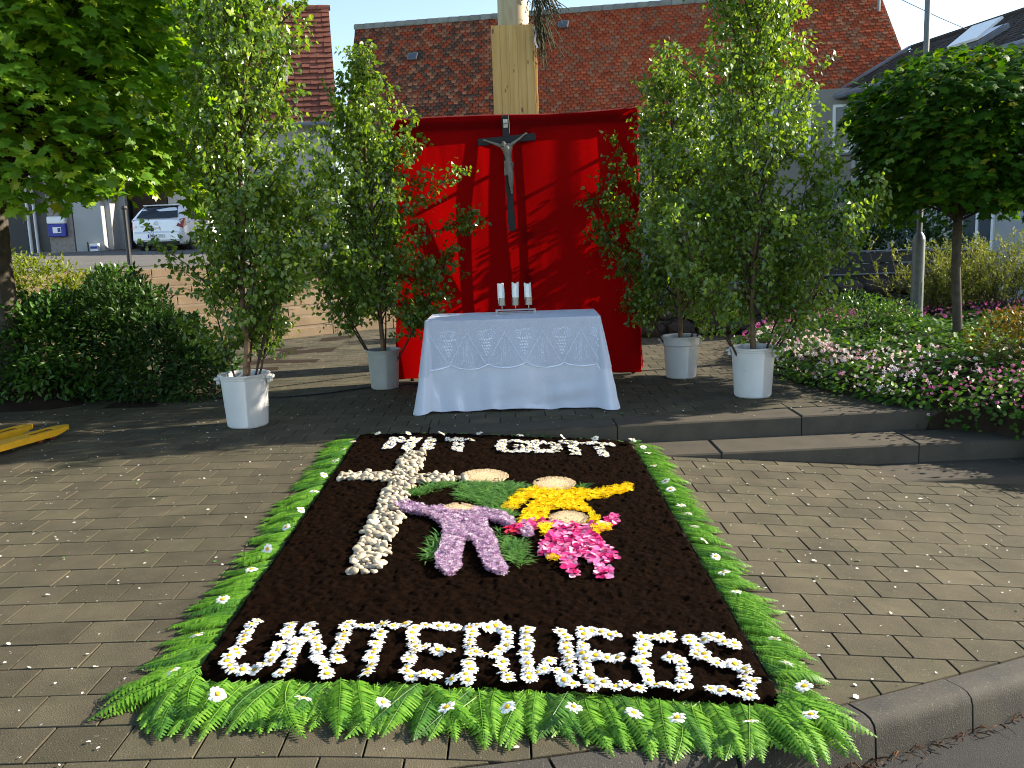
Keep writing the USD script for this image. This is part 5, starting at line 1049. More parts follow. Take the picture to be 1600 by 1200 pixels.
def birch(label, base, H, prof, seed, nb, stems, lean=(0, 0), dens=1.0, leaf=(.036, .058), mname='birch_leaf'):
    """prof: crown radius at relative heights 0..1"""
    rg = np.random.default_rng(seed); base = np.asarray(base, float)
    hs_, rs_ = zip(*prof); R = lambda z: np.interp((z - base[2]) / H, hs_, rs_)
    t = thing('birch_tree', label, 'birch tree')
    n = 14; zz = np.linspace(0, 1, n); wob = np.cumsum(rg.normal(0, .018, (n, 2)), axis=0) * (zz[:, None] > .1)
    axis = base + np.c_[wob[:, 0] + lean[0] * zz ** 1.3, wob[:, 1] + lean[1] * zz ** 1.3, H * zz]
    put('trunk', tube(axis, .024 * (1 - zz) ** .8 + .004, 9), m_('birch_bark'), t, smooth=True)
    ax = lambda z: np.array([np.interp(z, axis[:, 2], axis[:, k]) for k in range(3)])
    br, leaves = MB(), []
    def leafed(P, dens_, side):
        L = np.linalg.norm(np.diff(P, axis=0), axis=1).sum(); m = max(2, int(L / .019 * dens_)); tt = rg.uniform(side, 1.0, m) * (len(P) - 1); i = np.minimum(tt.astype(int), len(P) - 2); f = tt - i
        q_ = P[i] * (1 - f)[:, None] + P[i + 1] * f[:, None]; leaves.append(q_ + rg.normal(0, .024, q_.shape))
    def shoot(P0, d, L, r0):
        P = grow(P0, d, L, 8, .09, rg, .045); br.add(tube(P, np.linspace(r0, .0018, 9), 5, False))
        k = int(3 + L * 12)
        for j in range(k):
            u = rg.uniform(.12, 1.0) * 8; i = min(int(u), 7); q_ = P[i] + (P[i + 1] - P[i]) * (u - i); dd = unit(P[i + 1] - P[i]); s = rg.normal(0, 1, 3); s = unit(s - (s @ dd) * dd)
            l = rg.uniform(.13, .34) * (1.1 - .45 * u / 8); T = grow(q_, dd * .75 + s * .8, l, 3, .15, rg, -.03); br.add(tube(T, [.0016, .0014, .0011, .0008], 3, False)); leafed(T, dens, .1)
        leafed(P, dens * .8, .25)
    for j in range(nb):
        z = base[2] + H * (.16 + .78 * ((j + rg.uniform(0, 1)) / nb)); az = j * 2.4 + rg.normal(0, .4); c = ax(z); rr = R(min(z + .35, base[2] + H)) * rg.uniform(.7, 1.12)
        L = max(.18, rr * 1.25); tilt = rg.uniform(.65, 1.0) if L > .3 else .5
        shoot(c, [math.cos(az) * tilt, math.sin(az) * tilt, 1.0], L, .004 + .006 * min(1, L))
    for (az, tl, L) in stems:
        P = grow(base + [0.03 * math.cos(az), .03 * math.sin(az), .02], [math.cos(az) * tl, math.sin(az) * tl, 1], L, 10, .035, rg, .02); br.add(tube(P, np.linspace(.011, .003, 11), 6, False))
        for j in range(int(L * 8)):
            u = rg.uniform(.22, 1) * 10; i = min(int(u), 9); q_ = P[i] + (P[i + 1] - P[i]) * (u - i); a2 = rg.uniform(0, 6.3)
            shoot(q_, [math.cos(a2) * .7 + math.cos(az) * .3, math.sin(a2) * .7 + math.sin(az) * .3, .8], rg.uniform(.22, .5), .004)
    put('branches', br.vf(), m_('twig'), t)
    P = np.vstack(leaves); k = len(P)
    out = P - ax(base[2] + H * .5); out[:, 2] = 0; out = unit(out)
    Y = unit(np.tile([0, 0, -.55], (k, 1)) + .35 * out + rg.normal(0, .55, (k, 3))); N = unit(.5 * out + rg.normal(0, .6, (k, 3)) + [0, 0, .35])
    X_, Y_, N_ = leaf_frame(Y, N)
    put('crown', scatter(*birch_tpl, P, X_, Y_, N_, rg.uniform(leaf[0], leaf[1], k)), m_(mname), t)
    return k
B1, B2, B3, B4 = G(388, 664, z=0), G(602, 606, z=0), G(1064, 589, z=0), G(1176, 618, z=0)
bucket('white plastic bucket with side handles, front left, holding the tallest birch', B1, .205, .47, 'plastic_white', False, True, .05)
bucket('greyish white bucket without handles left of the altar', B2, .172, .425, 'plastic_grey', False, False, 0)
bucket('white bucket with wide collar, rear right, beside the red cloth', B3, .188, .455, 'plastic_white', True, True, -.15)
bucket('white bucket nearest the right steps, holding a birch in front of the flower bed', B4, .20, .475, 'plastic_white', False, True, -.5)
up_ = lambda b, h: np.array([b[0], b[1], h])
nl = [birch('tall leafy birch in the front left white bucket, lit by the sun', up_(B1, .12), 4.0, [(0, .12), (.1, .34), (.22, .72), (.4, .80), (.6, .84), (.78, .8), (.9, .7), (1, .4)], 3, 74, [(2.6, .34, 1.5), (.35, .36, 1.9), (-.6, .42, 1.6), (1.6, .3, 1.8), (.0, .22, 2.4)], (.34, .05), .95),
      birch('birch in the greyish bucket left of the altar, shading the red cloth', up_(B2, .1), 3.45, [(0, .12), (.12, .5), (.28, .85), (.45, .95), (.6, .8), (.75, .55), (.9, .36), (1, .1)], 4, 64, [(.2, .62, 1.7), (-.3, .75, 1.4), (3.0, .6, 1.5), (1.4, .4, 1.8), (3.6, .45, 1.7)], (.05, .0), 1.1),
      birch('birch in the collared bucket right of the red cloth', up_(B3, .1), 3.3, [(0, .12), (.12, .5), (.28, .8), (.45, .95), (.6, .85), (.75, .65), (.9, .45), (1, .12)], 5, 58, [(2.9, .5, 2.0), (3.4, .62, 1.6), (.2, .3, 2.2), (1.4, .3, 1.9), (-.8, .5, 1.5)], (-.08, .05), 1.0),
      birch('large birch in the bucket by the right steps, in front of the white house', up_(B4, .12), 4.1, [(0, .12), (.1, .5), (.22, .9), (.4, 1.05), (.55, 1.0), (.7, .9), (.86, .75), (1, .35)], 6, 74, [(.1, .62, 2.0), (.4, .45, 2.2), (3.0, .5, 2.0), (3.5, .6, 1.7), (1.5, .4, 2.0), (-.5, .62, 1.6)], (.12, .05), .92)]
print('birch leaves', nl)

# ------------------------------------------------------------------ maples
mp_pts = [(.06, -.02), (.26, -.12), (.24, .06), (.58, .12), (.44, .25), (.62, .58), (.36, .52), (.28, .66), (.13, .62), (0, 1.02), (-.13, .62), (-.28, .66), (-.36, .52), (-.62, .58), (-.44, .25), (-.58, .12), (-.24, .06), (-.26, -.12), (-.06, -.02)]
maple_tpl = fan(mp_pts, (0, .24), lambda x, y: -.22 * abs(x) - .16 * max(y, 0) ** 2 + .05)
def maple(label, foot, trunk_top, centre, rad, nclump, leaf, mname, seed, rtrunk, flat=.8):
    rg = np.random.default_rng(seed); t = thing('maple_tree', label, 'maple tree'); foot, tt, c = np.array(foot, float), np.array(trunk_top, float), np.array(centre, float); rad = np.array(rad, float)
    put('trunk', tube([foot, foot + (tt - foot) * .35 + [.01, 0, 0], foot + (tt - foot) * .7 - [.012, 0, 0], tt, tt + [0, 0, rad[2] * .5]], [rtrunk * 1.15, rtrunk, rtrunk * .97, rtrunk * .95, rtrunk * .5], 14), m_('bark_grey'), t, smooth=True)
    br = MB(); D = unit(rg.normal(0, 1, (nclump, 3))); D = D[D[:, 2] > -.75]; n = len(D)
    sq = 1 / (np.abs(D[:, 0]) ** 3 + np.abs(D[:, 1]) ** 3 + np.abs(D[:, 2]) ** 3) ** (1 / 3.); lump = .80 + .42 * meshkit.noise(D * 2.6 + 7, seed) * 1.0
    depth = 1 - .38 * rg.random(n) ** 1.6; C = c + D * rad * (sq * .93 * np.minimum(lump, 1.08) * depth)[:, None]; C[:, 2] = np.maximum(C[:, 2], c[2] - rad[2] * flat + .12 * meshkit.noise(C * 1.7, 3))
    for i in range(0, n, max(1, n // 70)):
        mid = (tt + C[i]) / 2 + [0, 0, .12]; br.add(tube([tt + [0, 0, rg.uniform(0, rad[2] * .4)], mid, C[i]], [rtrunk * .32, rtrunk * .16, .006], 5, False))
    put('limbs', br.vf(), m_('bark'), t)
    P, Yv, Nv, S = [], [], [], []
    for j in range(8):                                 # a spray of leaves round each shoot tip
        a = rg.uniform(0, 6.3, n); o = unit(D * [1, 1, .35] + rg.normal(0, .25, (n, 3))); upv = unit(np.array([0, 0, 1.]) + .55 * o + rg.normal(0, .28, (n, 3))); e1 = unit(np.cross(upv, [.3, 1., .1])); e2 = np.cross(upv, e1)
        dr = np.cos(a)[:, None] * e1 + np.sin(a)[:, None] * e2; dr = unit(dr + .75 * o + [0, 0, -.38]); s = leaf * rg.uniform(.6, 1.12, n)
        P.append(C + dr * s[:, None] * rg.uniform(.25, 1.1, n)[:, None] + rg.normal(0, .035, (n, 3))); Yv.append(dr + rg.normal(0, .2, (n, 3))); Nv.append(upv); S.append(s)
    P, Yv, Nv, S = np.vstack(P), np.vstack(Yv), np.vstack(Nv), np.hstack(S); X_, Y_, N_ = leaf_frame(Yv, Nv)
    put('crown', scatter(*maple_tpl, P, X_, Y_, N_, S), m_(mname), t)
maple('large round maple at the left edge with broad sunlit leaves', (-5.36, 9.55, -.1), (-5.3, 9.5, 2.0), (-5.15, 9.3, 3.95), (2.6, 2.5, 2.3), 6600, .126, 'maple_leaf', 11, .12, .95)
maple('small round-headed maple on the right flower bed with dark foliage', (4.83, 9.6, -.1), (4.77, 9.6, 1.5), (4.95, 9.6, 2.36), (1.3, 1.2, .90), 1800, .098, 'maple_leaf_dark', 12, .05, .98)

# ------------------------------------------------------------------ shrubs and flower bed
laurel_tpl = (np.array([[0, 0, 0], [.2, .3, .06], [.2, .65, .05], [0, 1, -.06], [-.2, .65, .05], [-.2, .3, .06], [0, .5, 0]]), np.array([[6, i, (i + 1) % 6] for i in range(6)]))
round_tpl = fan([(.1, 0), (.5, .1), (.62, .5), (.4, .82), (.2, .75), (0, .95), (-.2, .75), (-.4, .82), (-.62, .5), (-.5, .1), (-.1, 0)], (0, .4), lambda x, y: .12 * (x * x + (y - .4) ** 2))
def shrub(name, label, cat, blobs, tpl, mname, n, size, seed, stems=14, group=None, droop=.3, blooms=None, floor=0.0):
    rg = np.random.default_rng(seed); t = thing(name, label, cat, group); cs = np.array([b[0] for b in blobs], float); rs = np.array([b[1] for b in blobs], float)
    wgt = (rs[:, 0] * rs[:, 2] + rs[:, 1] * rs[:, 2] + rs[:, 0] * rs[:, 1]); k = rg.choice(len(blobs), n * 2, p=wgt / wgt.sum()); D = unit(rg.normal(0, 1, (n * 2, 3))); D[:, 2] = np.where(D[:, 2] < -.5, -D[:, 2], D[:, 2])
    lump = .78 + .4 * meshkit.noise(D * 3.5 + cs[k], seed); P = cs[k] + D * rs[k] * (lump * (1 - .42 * rg.random(n * 2) ** 1.4))[:, None]
    ok = P[:, 2] > floor + .01
    for j in range(len(blobs)): ok &= ~((np.abs((P - cs[j]) / rs[j]) ** 2).sum(1) < .34)
    P, D = P[ok][:n], D[ok][:n]; m = len(P); Y = unit(D + rg.normal(0, .55, (m, 3)) + [0, 0, .1 - droop]); N = unit(.7 * D + [0, 0, .7] + rg.normal(0, .35, (m, 3))); X_, Y_, N_ = leaf_frame(Y, N)
    put('foliage', scatter(*tpl, P, X_, Y_, N_, rg.uniform(size[0], size[1], m)), m_(mname), t)
    sm = MB()
    for j in range(stems):
        i = rg.integers(len(blobs)); a = cs[i] * [1, 1, 0] + [rg.normal(0, .12) * 1, rg.normal(0, .1), floor]; b = P[rg.integers(m)]; sm.add(tube([a, (a * .4 + b * .6) + [0, 0, .05], b], [.012, .008, .003], 5, False))
    put('stems', sm.vf(), m_('twig'), t)
    if blooms:
        q_ = P[rg.choice(m, blooms[1])] + rg.normal(0, .02, (blooms[1], 3)) + [0, 0, .03]; Dn = unit(rg.normal(0, .4, (blooms[1], 3)) + [0, -.3, 1]); a = rg.normal(0, 1, (blooms[1], 3)); X_, Y_, N_ = leaf_frame(a, Dn); put('blossoms', scatter(*bloom_tpl, q_, X_, Y_, N_, rg.uniform(.016, .024, blooms[1])), m_(blooms[0]), t, kind='stuff')
    return t
pv, pf2 = [(0, 0, -.1)], []
for i in range(5):
    a = 2 * math.pi * i / 5; k = 1 + 3 * i; pv += [(.72 * math.cos(a - .42), .72 * math.sin(a - .42), .2), (1.0 * math.cos(a), 1.0 * math.sin(a), .12), (.72 * math.cos(a + .42), .72 * math.sin(a + .42), .2)]; pf2 += [[0, k, k + 1], [0, k + 1, k + 2]]
bloom_tpl = (np.array(pv), np.array(pf2))
shrub('laurel_shrub', 'glossy green evergreen shrub in front of the left maple', 'shrub', [((-6.6, 10.1, .25), (1.1, 1.1, .95)), ((-5.6, 9.95, .3), (1.0, .95, .88)), ((-4.9, 9.95, .3), (.8, .9, .85))], laurel_tpl, 'laurel_leaf', 15000, (.06, .105), 41, 26)
shrub('dark_shrub', 'dense dark shrub beside the front left bucket, sloping to the paving', 'shrub', [((-4.35, 10.05, .35), (.7, .85, .98)), ((-3.85, 9.85, .2), (.65, .8, .72)), ((-3.4, 9.75, .08), (.45, .7, .45))], laurel_tpl, 'dark_leaf', 12000, (.055, .09), 42, 22)
shrub('yellow_green_shrub', 'low bright yellow green shrub with a few pink blossoms behind the left hedge', 'shrub', [((-6.9, 11.9, .95), (.7, .6, .75)), ((-6.2, 11.9, .85), (.7, .6, .68)), ((-5.6, 12.0, .75), (.6, .5, .55))], laurel_tpl, 'yellow_leaf', 5200, (.045, .075), 43, 14, blooms=('geranium_bloom', 40), floor=.3)
shrub('stair_shrub', 'small leafy sprig bush at the upper edge of the dark shrub by the stairs', 'shrub', [((-4.75, 10.9, .95), (.4, .35, .45))], laurel_tpl, 'laurel_leaf', 900, (.06, .1), 44, 6, floor=.3)
shrub('background_shrub', 'dark green bushes between the stairs and the red cloth', 'shrub', [((-2.2, 18.5, .8), (1.3, .8, 1.5)), ((-.4, 18.2, .7), (1.4, .9, 1.45)), ((1.3, 18.4, .6), (1.2, .9, 1.5))], laurel_tpl, 'dark_leaf', 6000, (.11, .17), 45, 10)
shrub('background_hedge', 'dark hedge in the shade behind the right birches', 'hedge', [((2.2, 15.0, .8), (1.1, .6, 1.35)), ((3.7, 15.0, .8), (1.1, .6, 1.4)), ((5.2, 15.1, .8), (1.1, .6, 1.35)), ((6.8, 15.2, .7), (1.1, .6, 1.15))], laurel_tpl, 'dark_leaf', 9000, (.09, .14), 46, 14)
shrub('box_shrub', 'small dense green bush on the flower bed left of the lamp post', 'shrub', [((4.2, 10.75, .28), (.55, .45, .50)), ((4.62, 10.8, .25), (.45, .4, .42))], laurel_tpl, 'laurel_leaf', 3600, (.03, .05), 47, 8)
shrub('golden_shrub', 'golden brown leaved shrub at the right edge of the flower bed', 'shrub', [((4.75, 8.15, .30), (.55, .5, .5)), ((5.3, 8.3, .3), (.6, .5, .55))], laurel_tpl, 'golden_leaf', 3600, (.035, .06), 48, 12)
def juniper(label, c, h, w, seed):
    rg = np.random.default_rng(seed); t = thing('juniper_shrub', label, 'shrub'); br, P, D = MB(), [], []
    for j in range(70):
        az = rg.uniform(0, 6.3); tl = rg.uniform(.2, 1.0); L = h * rg.uniform(.55, 1.1); Q = grow(np.array(c) + [rg.normal(0, w * .35), rg.normal(0, w * .3), 0], [math.cos(az) * tl, math.sin(az) * tl, 1], L, 6, .06, rg, .02); br.add(tube(Q, np.linspace(.007, .001, 7), 4, False))
        for k in range(10):
            u = rg.uniform(.25, 1) * 6; i = min(int(u), 5); q_ = Q[i] + (Q[i + 1] - Q[i]) * (u - i); d = unit(unit(Q[i + 1] - Q[i]) * .9 + rg.normal(0, .45, 3)); m = 12; tt = np.linspace(0, 1, m)
            P.append(q_ + d * (tt * rg.uniform(.1, .24))[:, None]); D.append(np.tile(d, (m, 1)))
    P, D = np.vstack(P), np.vstack(D); n = len(P); Y = unit(D * .8 + rg.normal(0, .5, (n, 3))); X_, Y_, N_ = leaf_frame(Y, rg.normal(0, 1, (n, 3)))
    put('branches', br.vf(), m_('twig'), t); put('foliage', scatter(np.array([[-.12, 0, 0], [.12, 0, 0], [.1, .6, .05], [0, 1, 0], [-.1, .6, .05]]), [[0, 1, 2], [0, 2, 4], [4, 2, 3]], P, X_, Y_, N_, rg.uniform(.03, .055, n)), m_('juniper_leaf'), t)
juniper('feathery yellow green conifer shrub just left of the slim maple trunk', (6.0, 12.6, .2), 1.1, .5, 51)
juniper('feathery yellow green conifer shrub right of the slim maple trunk', (6.75, 12.6, .2), 1.15, .6, 52)
juniper('feathery yellow green conifer shrub cut by the right edge of the view', (7.5, 12.4, .2), 1.2, .6, 53)
# cranesbill ground cover with blossoms
rg = np.random.default_rng(61); x0, y0, x1_, y1_ = bed_poly.bounds; P = np.c_[rg.uniform(x0, 8.2, 26000), rg.uniform(y0, y1_, 26000)]; P = P[shapely.contains_xy(bed_poly.buffer(.03), P[:, 0], P[:, 1])]
n = len(P); h = np.maximum(bed_h(P[:, 0], P[:, 1]), 0); lumpy = meshkit.noise(np.c_[P * 2.6, np.zeros(n)], 4); zf_ = h + .02 + .17 * lumpy * np.clip(h / .15, .3, 1) * rg.uniform(.5, 1.0, n)
g2 = unit(np.c_[rg.normal(0, .5, n) - .25, rg.normal(0, .5, n) - .3, np.ones(n)]); a = rg.uniform(0, 6.3, n); X_, Y_, N_ = leaf_frame(np.c_[np.cos(a), np.sin(a), 0 * a - .2], g2)
gb = thing('cranesbill_plants', 'leafy green ground cover filling the right flower bed', 'ground cover', kind='stuff'); put('leaves', scatter(*round_tpl, np.c_[P, zf_], X_, Y_, N_, rg.uniform(.03, .062, n)), m_('geranium_leaf'), gb, kind='stuff')
dfront = shapely.distance(bed_poly.exterior, shapely.points(P)); nearf = np.exp(-((dfront - .28) / .33) ** 2) * (P[:, 1] < 10.9) * (P[:, 0] < 5.4)
patch = meshkit.noise(np.c_[P * 1.6, np.zeros(n)], 14); pr_ = np.clip(nearf * (.25 + 1.2 * patch), 0, 1); sel = rg.random(n) < pr_ * .42
back = (P[:, 1] > 11.2) & (rg.random(n) < .10)
def blooms(mask, mname, nm, s0, s1, hz):
    q_ = np.c_[P[mask], zf_[mask] + hz + rg.uniform(0, .05, mask.sum())]; k = len(q_); X2, Y2, N2 = leaf_frame(rg.normal(0, 1, (k, 3)), unit(rg.normal(0, .5, (k, 3)) + [-.1, -.55, .7])); put(nm, scatter(*bloom_tpl, q_, X2, Y2, N2, rg.uniform(s0, s1, k)), m_(mname), gb, kind='stuff')
pinkzone = sel & (meshkit.noise(np.c_[P * 1.1, np.zeros(n)], 31) > .66)
blooms(sel & ~pinkzone, 'geranium_bloom', 'pale_blossoms', .015, .026, .06); blooms(pinkzone, 'magenta_bloom', 'magenta_blossoms', .013, .02, .05); blooms(back, 'magenta_bloom', 'magenta_blossoms', .018, .028, .06)
bs = rg.random(n) < pr_ * .12; blooms(bs, 'sepal_red', 'seed_heads', .006, .011, .035)

# ------------------------------------------------------------------ lamp post, fence, boulders, wire, cable
lp = thing('lamp_post', 'grey galvanised lamp post with thick base on the right flower bed', 'lamp post')
put('base_tube', tube([(5.012, 11, -.1), (5.006, 11, .7), (5.004, 11, 1.36)], .073, 20), m_('galvanised'), lp, smooth=True)
put('shoulder', xf(lathe([(.073, 0), (.066, .035), (.045, .07), (.034, .085)], 20), None, (5.004, 11, 1.36)), m_('galvanised'), lp, smooth=True)
put('pole', tube([(5.004, 11, 1.42), (5.0, 11, 3), (4.99, 11, 5.5), (4.99, 11, 6.2)], .033, 14), m_('galvanised'), lp, smooth=True)
put('base_door', box((4.985, 10.922, .55), (5.035, 10.93, .85), .004), m_('galvanised'), lp)
put('lantern', xf(lathe([(0, .3), (.2, .22), (.22, .15), (.1, .12), (.06, 0), (0, 0)], 20), None, (4.99, 11, 6.2)), m_('galvanised'), lp, smooth=30)
fe = thing('garden_fence', 'low dark slatted fence in the shade behind the lamp post', 'fence')
for k in range(3): put('board', box((4.75, 14.0, .62 + .17 * k), (7.4, 14.03, .775 + .17 * k), .006), m_('fence_board'), fe)
for z in (.79, 1.14): put('rail', tube([(4.7, 13.98, z), (6.0, 13.98, z), (7.45, 13.98, z)], .014, 6), m_('zinc'), fe)
for x in (4.75, 6.05, 7.4): put('post', box((x - .035, 14.032, -.05), (x + .035, 14.1, 1.17), .006), m_('fence_board'), fe)
rw = thing('rubble_wall', 'low wall of rough boulders half hidden behind the right birches', 'stone wall'); rg = np.random.default_rng(71)
for r in range(3):
    for k in range(13):
        s = np.array([.24, .2, .15]) * rg.uniform(.85, 1.12, 3); v = ico.vertices * s; v = v * (1 + .25 * (meshkit.noise(ico.vertices * 1.3 + rg.uniform(0, 99, 3)) - .5)[:, None]); put('boulder', (v + [1.7 + .43 * k + .2 * (r % 2), 13.4 + .07 * r, .1 + .25 * r], ico.faces), m_('rubble'), rw)
wv_ = [at(1380, -14, 20), at(1470, 27, 21), at(1525, 52, 22)]; wv_ = [wv_[0], wv_[1] + [0, 0, -.02], wv_[2]]
ow = thing('overhead_wire', 'thin overhead wire crossing the bright sky at the upper right', 'wire'); put('wire', tube(wv_, .009, 5), m_('black_rubber'), ow)
cb = [G(x, y, z=.012) for x, y in ((330, 622), (440, 621), (520, 613), (575, 606), (640, 600), (760, 596))]; cbm = thing('cable', 'black electric cable lying on the paving left of the altar', 'cable'); put('cord', tube(np.array([np.interp(np.linspace(0, 5, 40), range(6), [c[k] for c in cb]) for k in range(3)]).T + np.c_[np.zeros(40), .02 * np.sin(np.linspace(0, 14, 40)), np.zeros(40)], .008, 6), m_('black_rubber'), cbm, smooth=True)

# ------------------------------------------------------------------ pallet truck (only its forks reach into the view)
pt = thing('pallet_truck', 'yellow hand pallet truck with two forks at the left edge', 'pallet truck')
tipA = G(116, 664, z=.085); rear = G(-2, 697, z=.085); fd = unit((rear - tipA)[:2]); fs = np.array([-fd[1], fd[0]])        # fd points from the tip back to the truck
if fs @ np.array([-.5, .5]) < 0: fs = -fs
def fork(o):
    f = thing('fork', parent=pt); W, L, H0, H1 = .155, 1.15, .035, .088
    fr_ = lambda p: np.array([[*(o + fd * a + fs * b), c] for a, b, c in p])
    outer = [(0, W * .42), (.015, W * .2), (.07, .004), (.07, 0), (L, 0), (L, W), (.07, W), (.02, W * .8)]
    hole = [(.16, W * .3), (.42, W * .3), (.42, W * .72), (.16, W * .72)]
    deck = Polygon([(0.0, W * .62), (.0, W * .38), (.045, W * .12), (.1, 0), (L, 0), (L, W), (.1, W), (.045, W * .88)], [hole])
    v, fc = extrude(deck, H1 - .006, H1); put('deck', (fr_(v), fc), m_('yellow_paint'), f)
    for b0, b1 in ((0, .006), (W - .006, W)):
        v = np.array([[.1, b0, H1 - .006], [L, b0, H1 - .006], [L, b0, H0], [.2, b0, H0], [.1, b0, H0 + .02]]); v2 = v.copy(); v2[:, 1] = b1; n = 5
        F = [[0, 1, 2], [0, 2, 3], [0, 3, 4], [5, 7, 6], [5, 8, 7], [5, 9, 8]] + [x for i in range(n) for x in ([i, (i + 1) % n, (i + 1) % n + n], [i, (i + 1) % n + n, i + n])]; put('side_plate', (fr_(np.vstack([v, v2])), np.array(F)), m_('yellow_paint'), f)
    v, fc = extrude(Polygon([(0.0, W * .62), (.0, W * .38), (.045, W * .12), (.1, 0), (.1, W), (.045, W * .88)]), H0 + .022, H1 - .0065); put('tip', (fr_(v), fc), m_('yellow_paint'), f)
    for a in (.2, .33):
        wv2 = lathe([(0, -.035), (.036, -.035), (.041, -.028), (.041, .028), (.036, .035), (0, .035)], 20)[0]; wf = lathe([(0, -.035), (.036, -.035), (.041, -.028), (.041, .028), (.036, .035), (0, .035)], 20)[1]
        put('roller', (fr_(np.c_[a + wv2[:, 0], W / 2 + wv2[:, 2], .042 + wv2[:, 1]]), wf), m_('red_rubber'), f, smooth=35); put('axle', (fr_(np.c_[a + wv2[:, 0] * .3, W / 2 + wv2[:, 2] * 1.12, .042 + wv2[:, 1] * .3]), wf), m_('steel'), f)
    v, fc = extrude(Polygon([(.24, .02), (.46, .02), (.46, W - .02), (.24, W - .02)]), H0 + .004, H0 + .012); put('push_rod', (fr_(v), fc), m_('dark_wood'), f)
tip_edge = tipA[:2]; fork(tip_edge); fork(tip_edge + fs * .365 + fd * .03)
o = tip_edge + fd * 1.15; v = np.array([[*(o + fd * a + fs * b), c] for a, b, c in box((0, 0, .04), (.14, .52, .3), .01)[0]]); put('chassis', (v, box((0, 0, .04), (.14, .52, .3), .01)[1]), m_('yellow_paint'), pt)
c_ = o + fd * .2 + fs * .26; put('handle', tube([[*c_, .1], [*(c_ + fd * .1), .7], [*(c_ + fd * .25), 1.15]], .02, 8), m_('black_metal'), pt); put('steer_wheel', xf(lathe([(0, -.05), (.09, -.05), (.1, -.04), (.1, .04), (.09, .05), (0, .05)], 20), rotx(math.pi / 2), [*c_, .1]), m_('black_rubber'), pt)

# ------------------------------------------------------------------ parked car
cr = thing('parked_car', 'white hatchback parked on the upper street, seen from behind under the maple', 'car'); CZ = float(at(250, 392, 28)[2]) - .02
co = np.array([-10.74, 28.0, CZ]); cput = lambda nm, vf, mn, par=cr, smooth=False: put(nm, xf(vf, rotz(-.05), co), m_(mn), par, smooth=smooth)
ST = [(0.0, .70, .34, .66, .92, .94), (.05, .78, .24, .80, .94, .97), (.14, .82, .2, .82, .96, 1.03), (.34, .84, .19, .66, .97, 1.28), (.58, .845, .19, .60, .98, 1.42), (1.2, .85, .19, .62, .96, 1.46), (2.1, .85, .19, .62, .93, 1.44), (2.55, .85, .19, .62, .92, 1.27), (3.05, .84, .19, .78, .91, .96), (3.6, .80, .2, .72, .78, .82), (3.88, .7, .25, .6, .62, .66)]
ringv = []
for (t_, w, zb_, wr_, zt_, zr_) in ST:
    half = [(0, zb_), (w * .86, zb_), (w * .97, zb_ + .1), (w, .48), (w * 1.0, .62), (w * .97, zt_), (wr_ + (w * .97 - wr_) * .12, zr_ - .05), (wr_ * .8, zr_ - .005), (0, zr_)]
    ringv.append([[x, t_, z] for x, z in half] + [[-x, t_, z] for x, z in half[-2:0:-1]])
rv = np.array(ringv); k = rv.shape[1]; V = rv.reshape(-1, 3); F = [[a * k + j, a * k + (j + 1) % k, (a + 1) * k + (j + 1) % k] for a in range(len(ST) - 1) for j in range(k)] + [[a * k + j, (a + 1) * k + (j + 1) % k, (a + 1) * k + j] for a in range(len(ST) - 1) for j in range(k)] + [[0, i + 1, i] for i in range(1, k - 1)] + [[(len(ST) - 1) * k, (len(ST) - 1) * k + i, (len(ST) - 1) * k + i + 1] for i in range(1, k - 1)]
bmsh = trimesh.Trimesh(V, F, process=True); bmsh = bmsh.subdivide(); trimesh.smoothing.filter_taubin(bmsh, iterations=4); cput('body', (bmsh.vertices, bmsh.faces), 'white_car_paint', smooth=50)
def patch(nm, pts, mn, th=.012, par=cr):
    p = np.array(pts, float); nrm = unit(np.cross(p[1] - p[0], p[2] - p[0])); q_ = np.vstack([p + nrm * th, p - nrm * th]); n = len(p); F = [[0, i, i + 1] for i in range(1, n - 1)] + [[n, n + i + 1, n + i] for i in range(1, n - 1)] + [x for i in range(n) for x in ([i, i + n, (i + 1) % n + n], [i, (i + 1) % n + n, (i + 1) % n])]; cput(nm, (q_, np.array(F)), mn, par)
patch('rear_window', [(-.64, .125, 1.03), (-.3, .115, 1.0), (.3, .115, 1.0), (.64, .125, 1.03), (.53, .53, 1.36), (.0, .53, 1.39), (-.53, .53, 1.36)], 'dark_glass', .05)
for s in (-1, 1):
    patch('side_window', [(s * .835, .72, .99), (s * .84, 1.5, .98), (s * .84, 2.35, .96), (s * .70, 1.9, 1.36), (s * .69, .8, 1.36)][::s], 'dark_glass', .012)
    patch('tail_light', [(s * .80, .05, .70), (s * .62, .0, .76), (s * .72, .06, .97), (s * .835, .2, 1.0), (s * .845, .24, .8)][::s], 'red_lamp', .02)
    for t_ in (.72, 3.1):
        w_ = thing('wheel', parent=cr); tv2 = lathe([(.18, -.09), (.3, -.09), (.315, -.06), (.315, .06), (.3, .09), (.18, .09)], 28); cput('tyre', xf(tv2, roty(math.pi / 2), (s * .74, t_, .315)), 'black_rubber', w_, 35); cput('rim', xf(lathe([(0, -.06), (.19, -.08), (.19, .08), (0, .06)], 20), roty(math.pi / 2), (s * .75, t_, .315)), 'zinc', w_)
    cput('mirror', box((s * .98 - .09, 2.2, .95), (s * .98 + .09, 2.32, 1.08), .03), 'white_car_paint')
cput('bumper', box((-.76, -.07, .30), (.76, .1, .62), .06), 'white_car_paint', smooth=False)
cput('bumper_lip', box((-.66, -.05, .22), (.66, .1, .305), .02), 'black_rubber')
pl_ = thing('number_plate', parent=cr); cput('plate', box((-.26, -.09, .42), (.26, -.072, .53), .004), 'white_paint', pl_); cput('blue_strip', box((-.26, -.094, .42), (-.222, -.0905, .53)), 'blue_box', pl_)
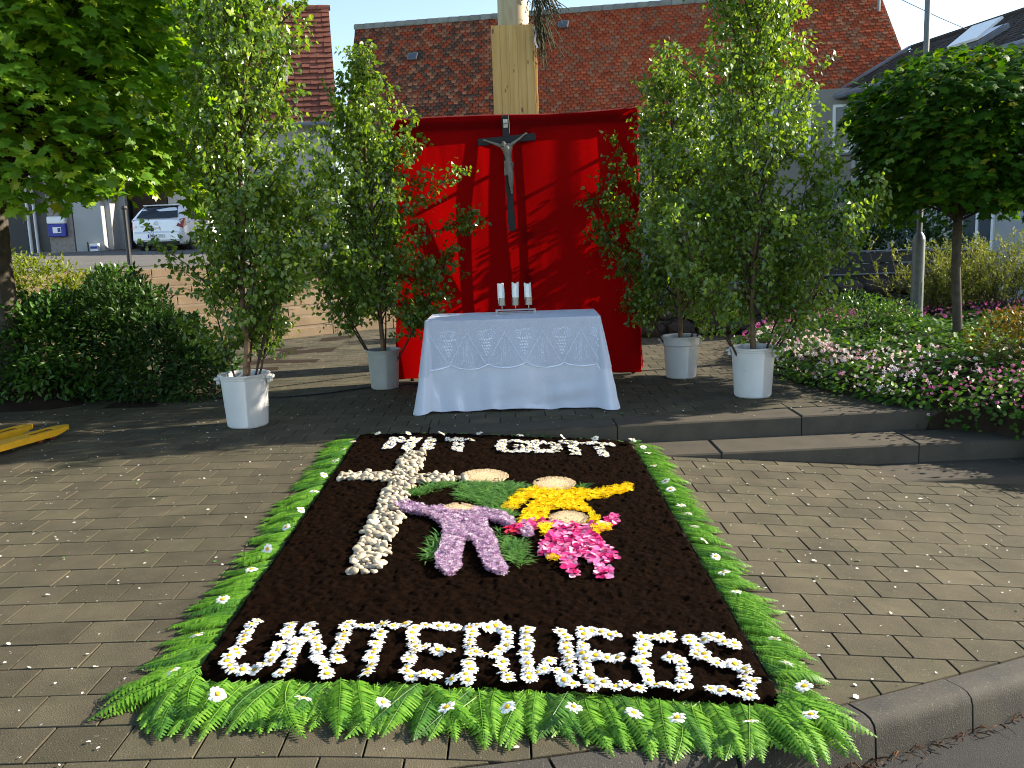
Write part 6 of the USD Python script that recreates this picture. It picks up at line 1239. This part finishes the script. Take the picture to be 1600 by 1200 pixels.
tx = meshkit.text_mesh('BC LZ 793', .072, .002); tv2 = np.array(tx.vertices); sc_ = .42 / (tv2[:, 0].max()); cput('characters', (np.c_[tv2[:, 0] * sc_ - .2, -.0905 - tv2[:, 2], tv2[:, 1] + .44], tx.faces), 'ink', pl_)
em = MB().add(xf(trimesh.creation.torus(.05, .007, 20, 8), rotx(math.pi / 2), (0, -.012, .86))).add(box((-.05, -.018, .854), (.05, -.008, .866))); cput('emblem', em.vf(), 'steel')
cput('hatch_handle', box((-.12, -.02, .70), (.12, .02, .735), .01), 'steel'); cput('exhaust', tube([(-.45, -.06, .2), (-.45, .1, .2), (-.45, .2, .2)], .035, 10), 'black_metal'); cput('roof_spoiler', box((-.56, .44, 1.405), (.56, .66, 1.435), .012), 'white_car_paint')
# trailing cranesbill over the bed's front edge and the step ends
rg = np.random.default_rng(81); L = bed_poly.exterior; ts = rg.uniform(0, L.length, 5200); Pb = np.array([L.interpolate(t).coords[0] for t in ts]); Pb = Pb[(Pb[:, 1] < 11) & (Pb[:, 0] < 6.5)] ; n = len(Pb)
Pb = Pb + rg.normal(0, .07, (n, 2)); gz = np.where(Pb[:, 1] > y1(Pb[:, 0]), 0., np.where(Pb[:, 1] > y2(Pb[:, 0]), -.15, np.where(Pb[:, 1] > y3(Pb[:, 0]), -.3, Z(Pb[:, 0])))); zz = gz + .02 + rg.random(n) * (.24 - gz)
nn = unit(np.c_[-.7 + rg.normal(0, .45, n), -.5 + rg.normal(0, .45, n), .6 + rg.random(n)]); a = rg.uniform(0, 6.3, n); X_, Y_, N_ = leaf_frame(np.c_[np.cos(a), np.sin(a), -.5 + 0 * a], nn)
put('trailing_leaves', scatter(*round_tpl, np.c_[Pb, zz], X_, Y_, N_, rg.uniform(.022, .046, n)), m_('geranium_leaf'), gb, kind='stuff')
m = (rg.random(n) < .05) & (zz > gz + .08); k = m.sum(); X2, Y2, N2 = leaf_frame(rg.normal(0, 1, (k, 3)), unit(rg.normal(0, .5, (k, 3)) + [-.3, -.5, .6])); put('pale_blossoms', scatter(*bloom_tpl, np.c_[Pb[m], zz[m] + .03] + [-.03, -.03, 0], X2, Y2, N2, rg.uniform(.013, .02, k)), m_('geranium_bloom'), gb, kind='stuff')
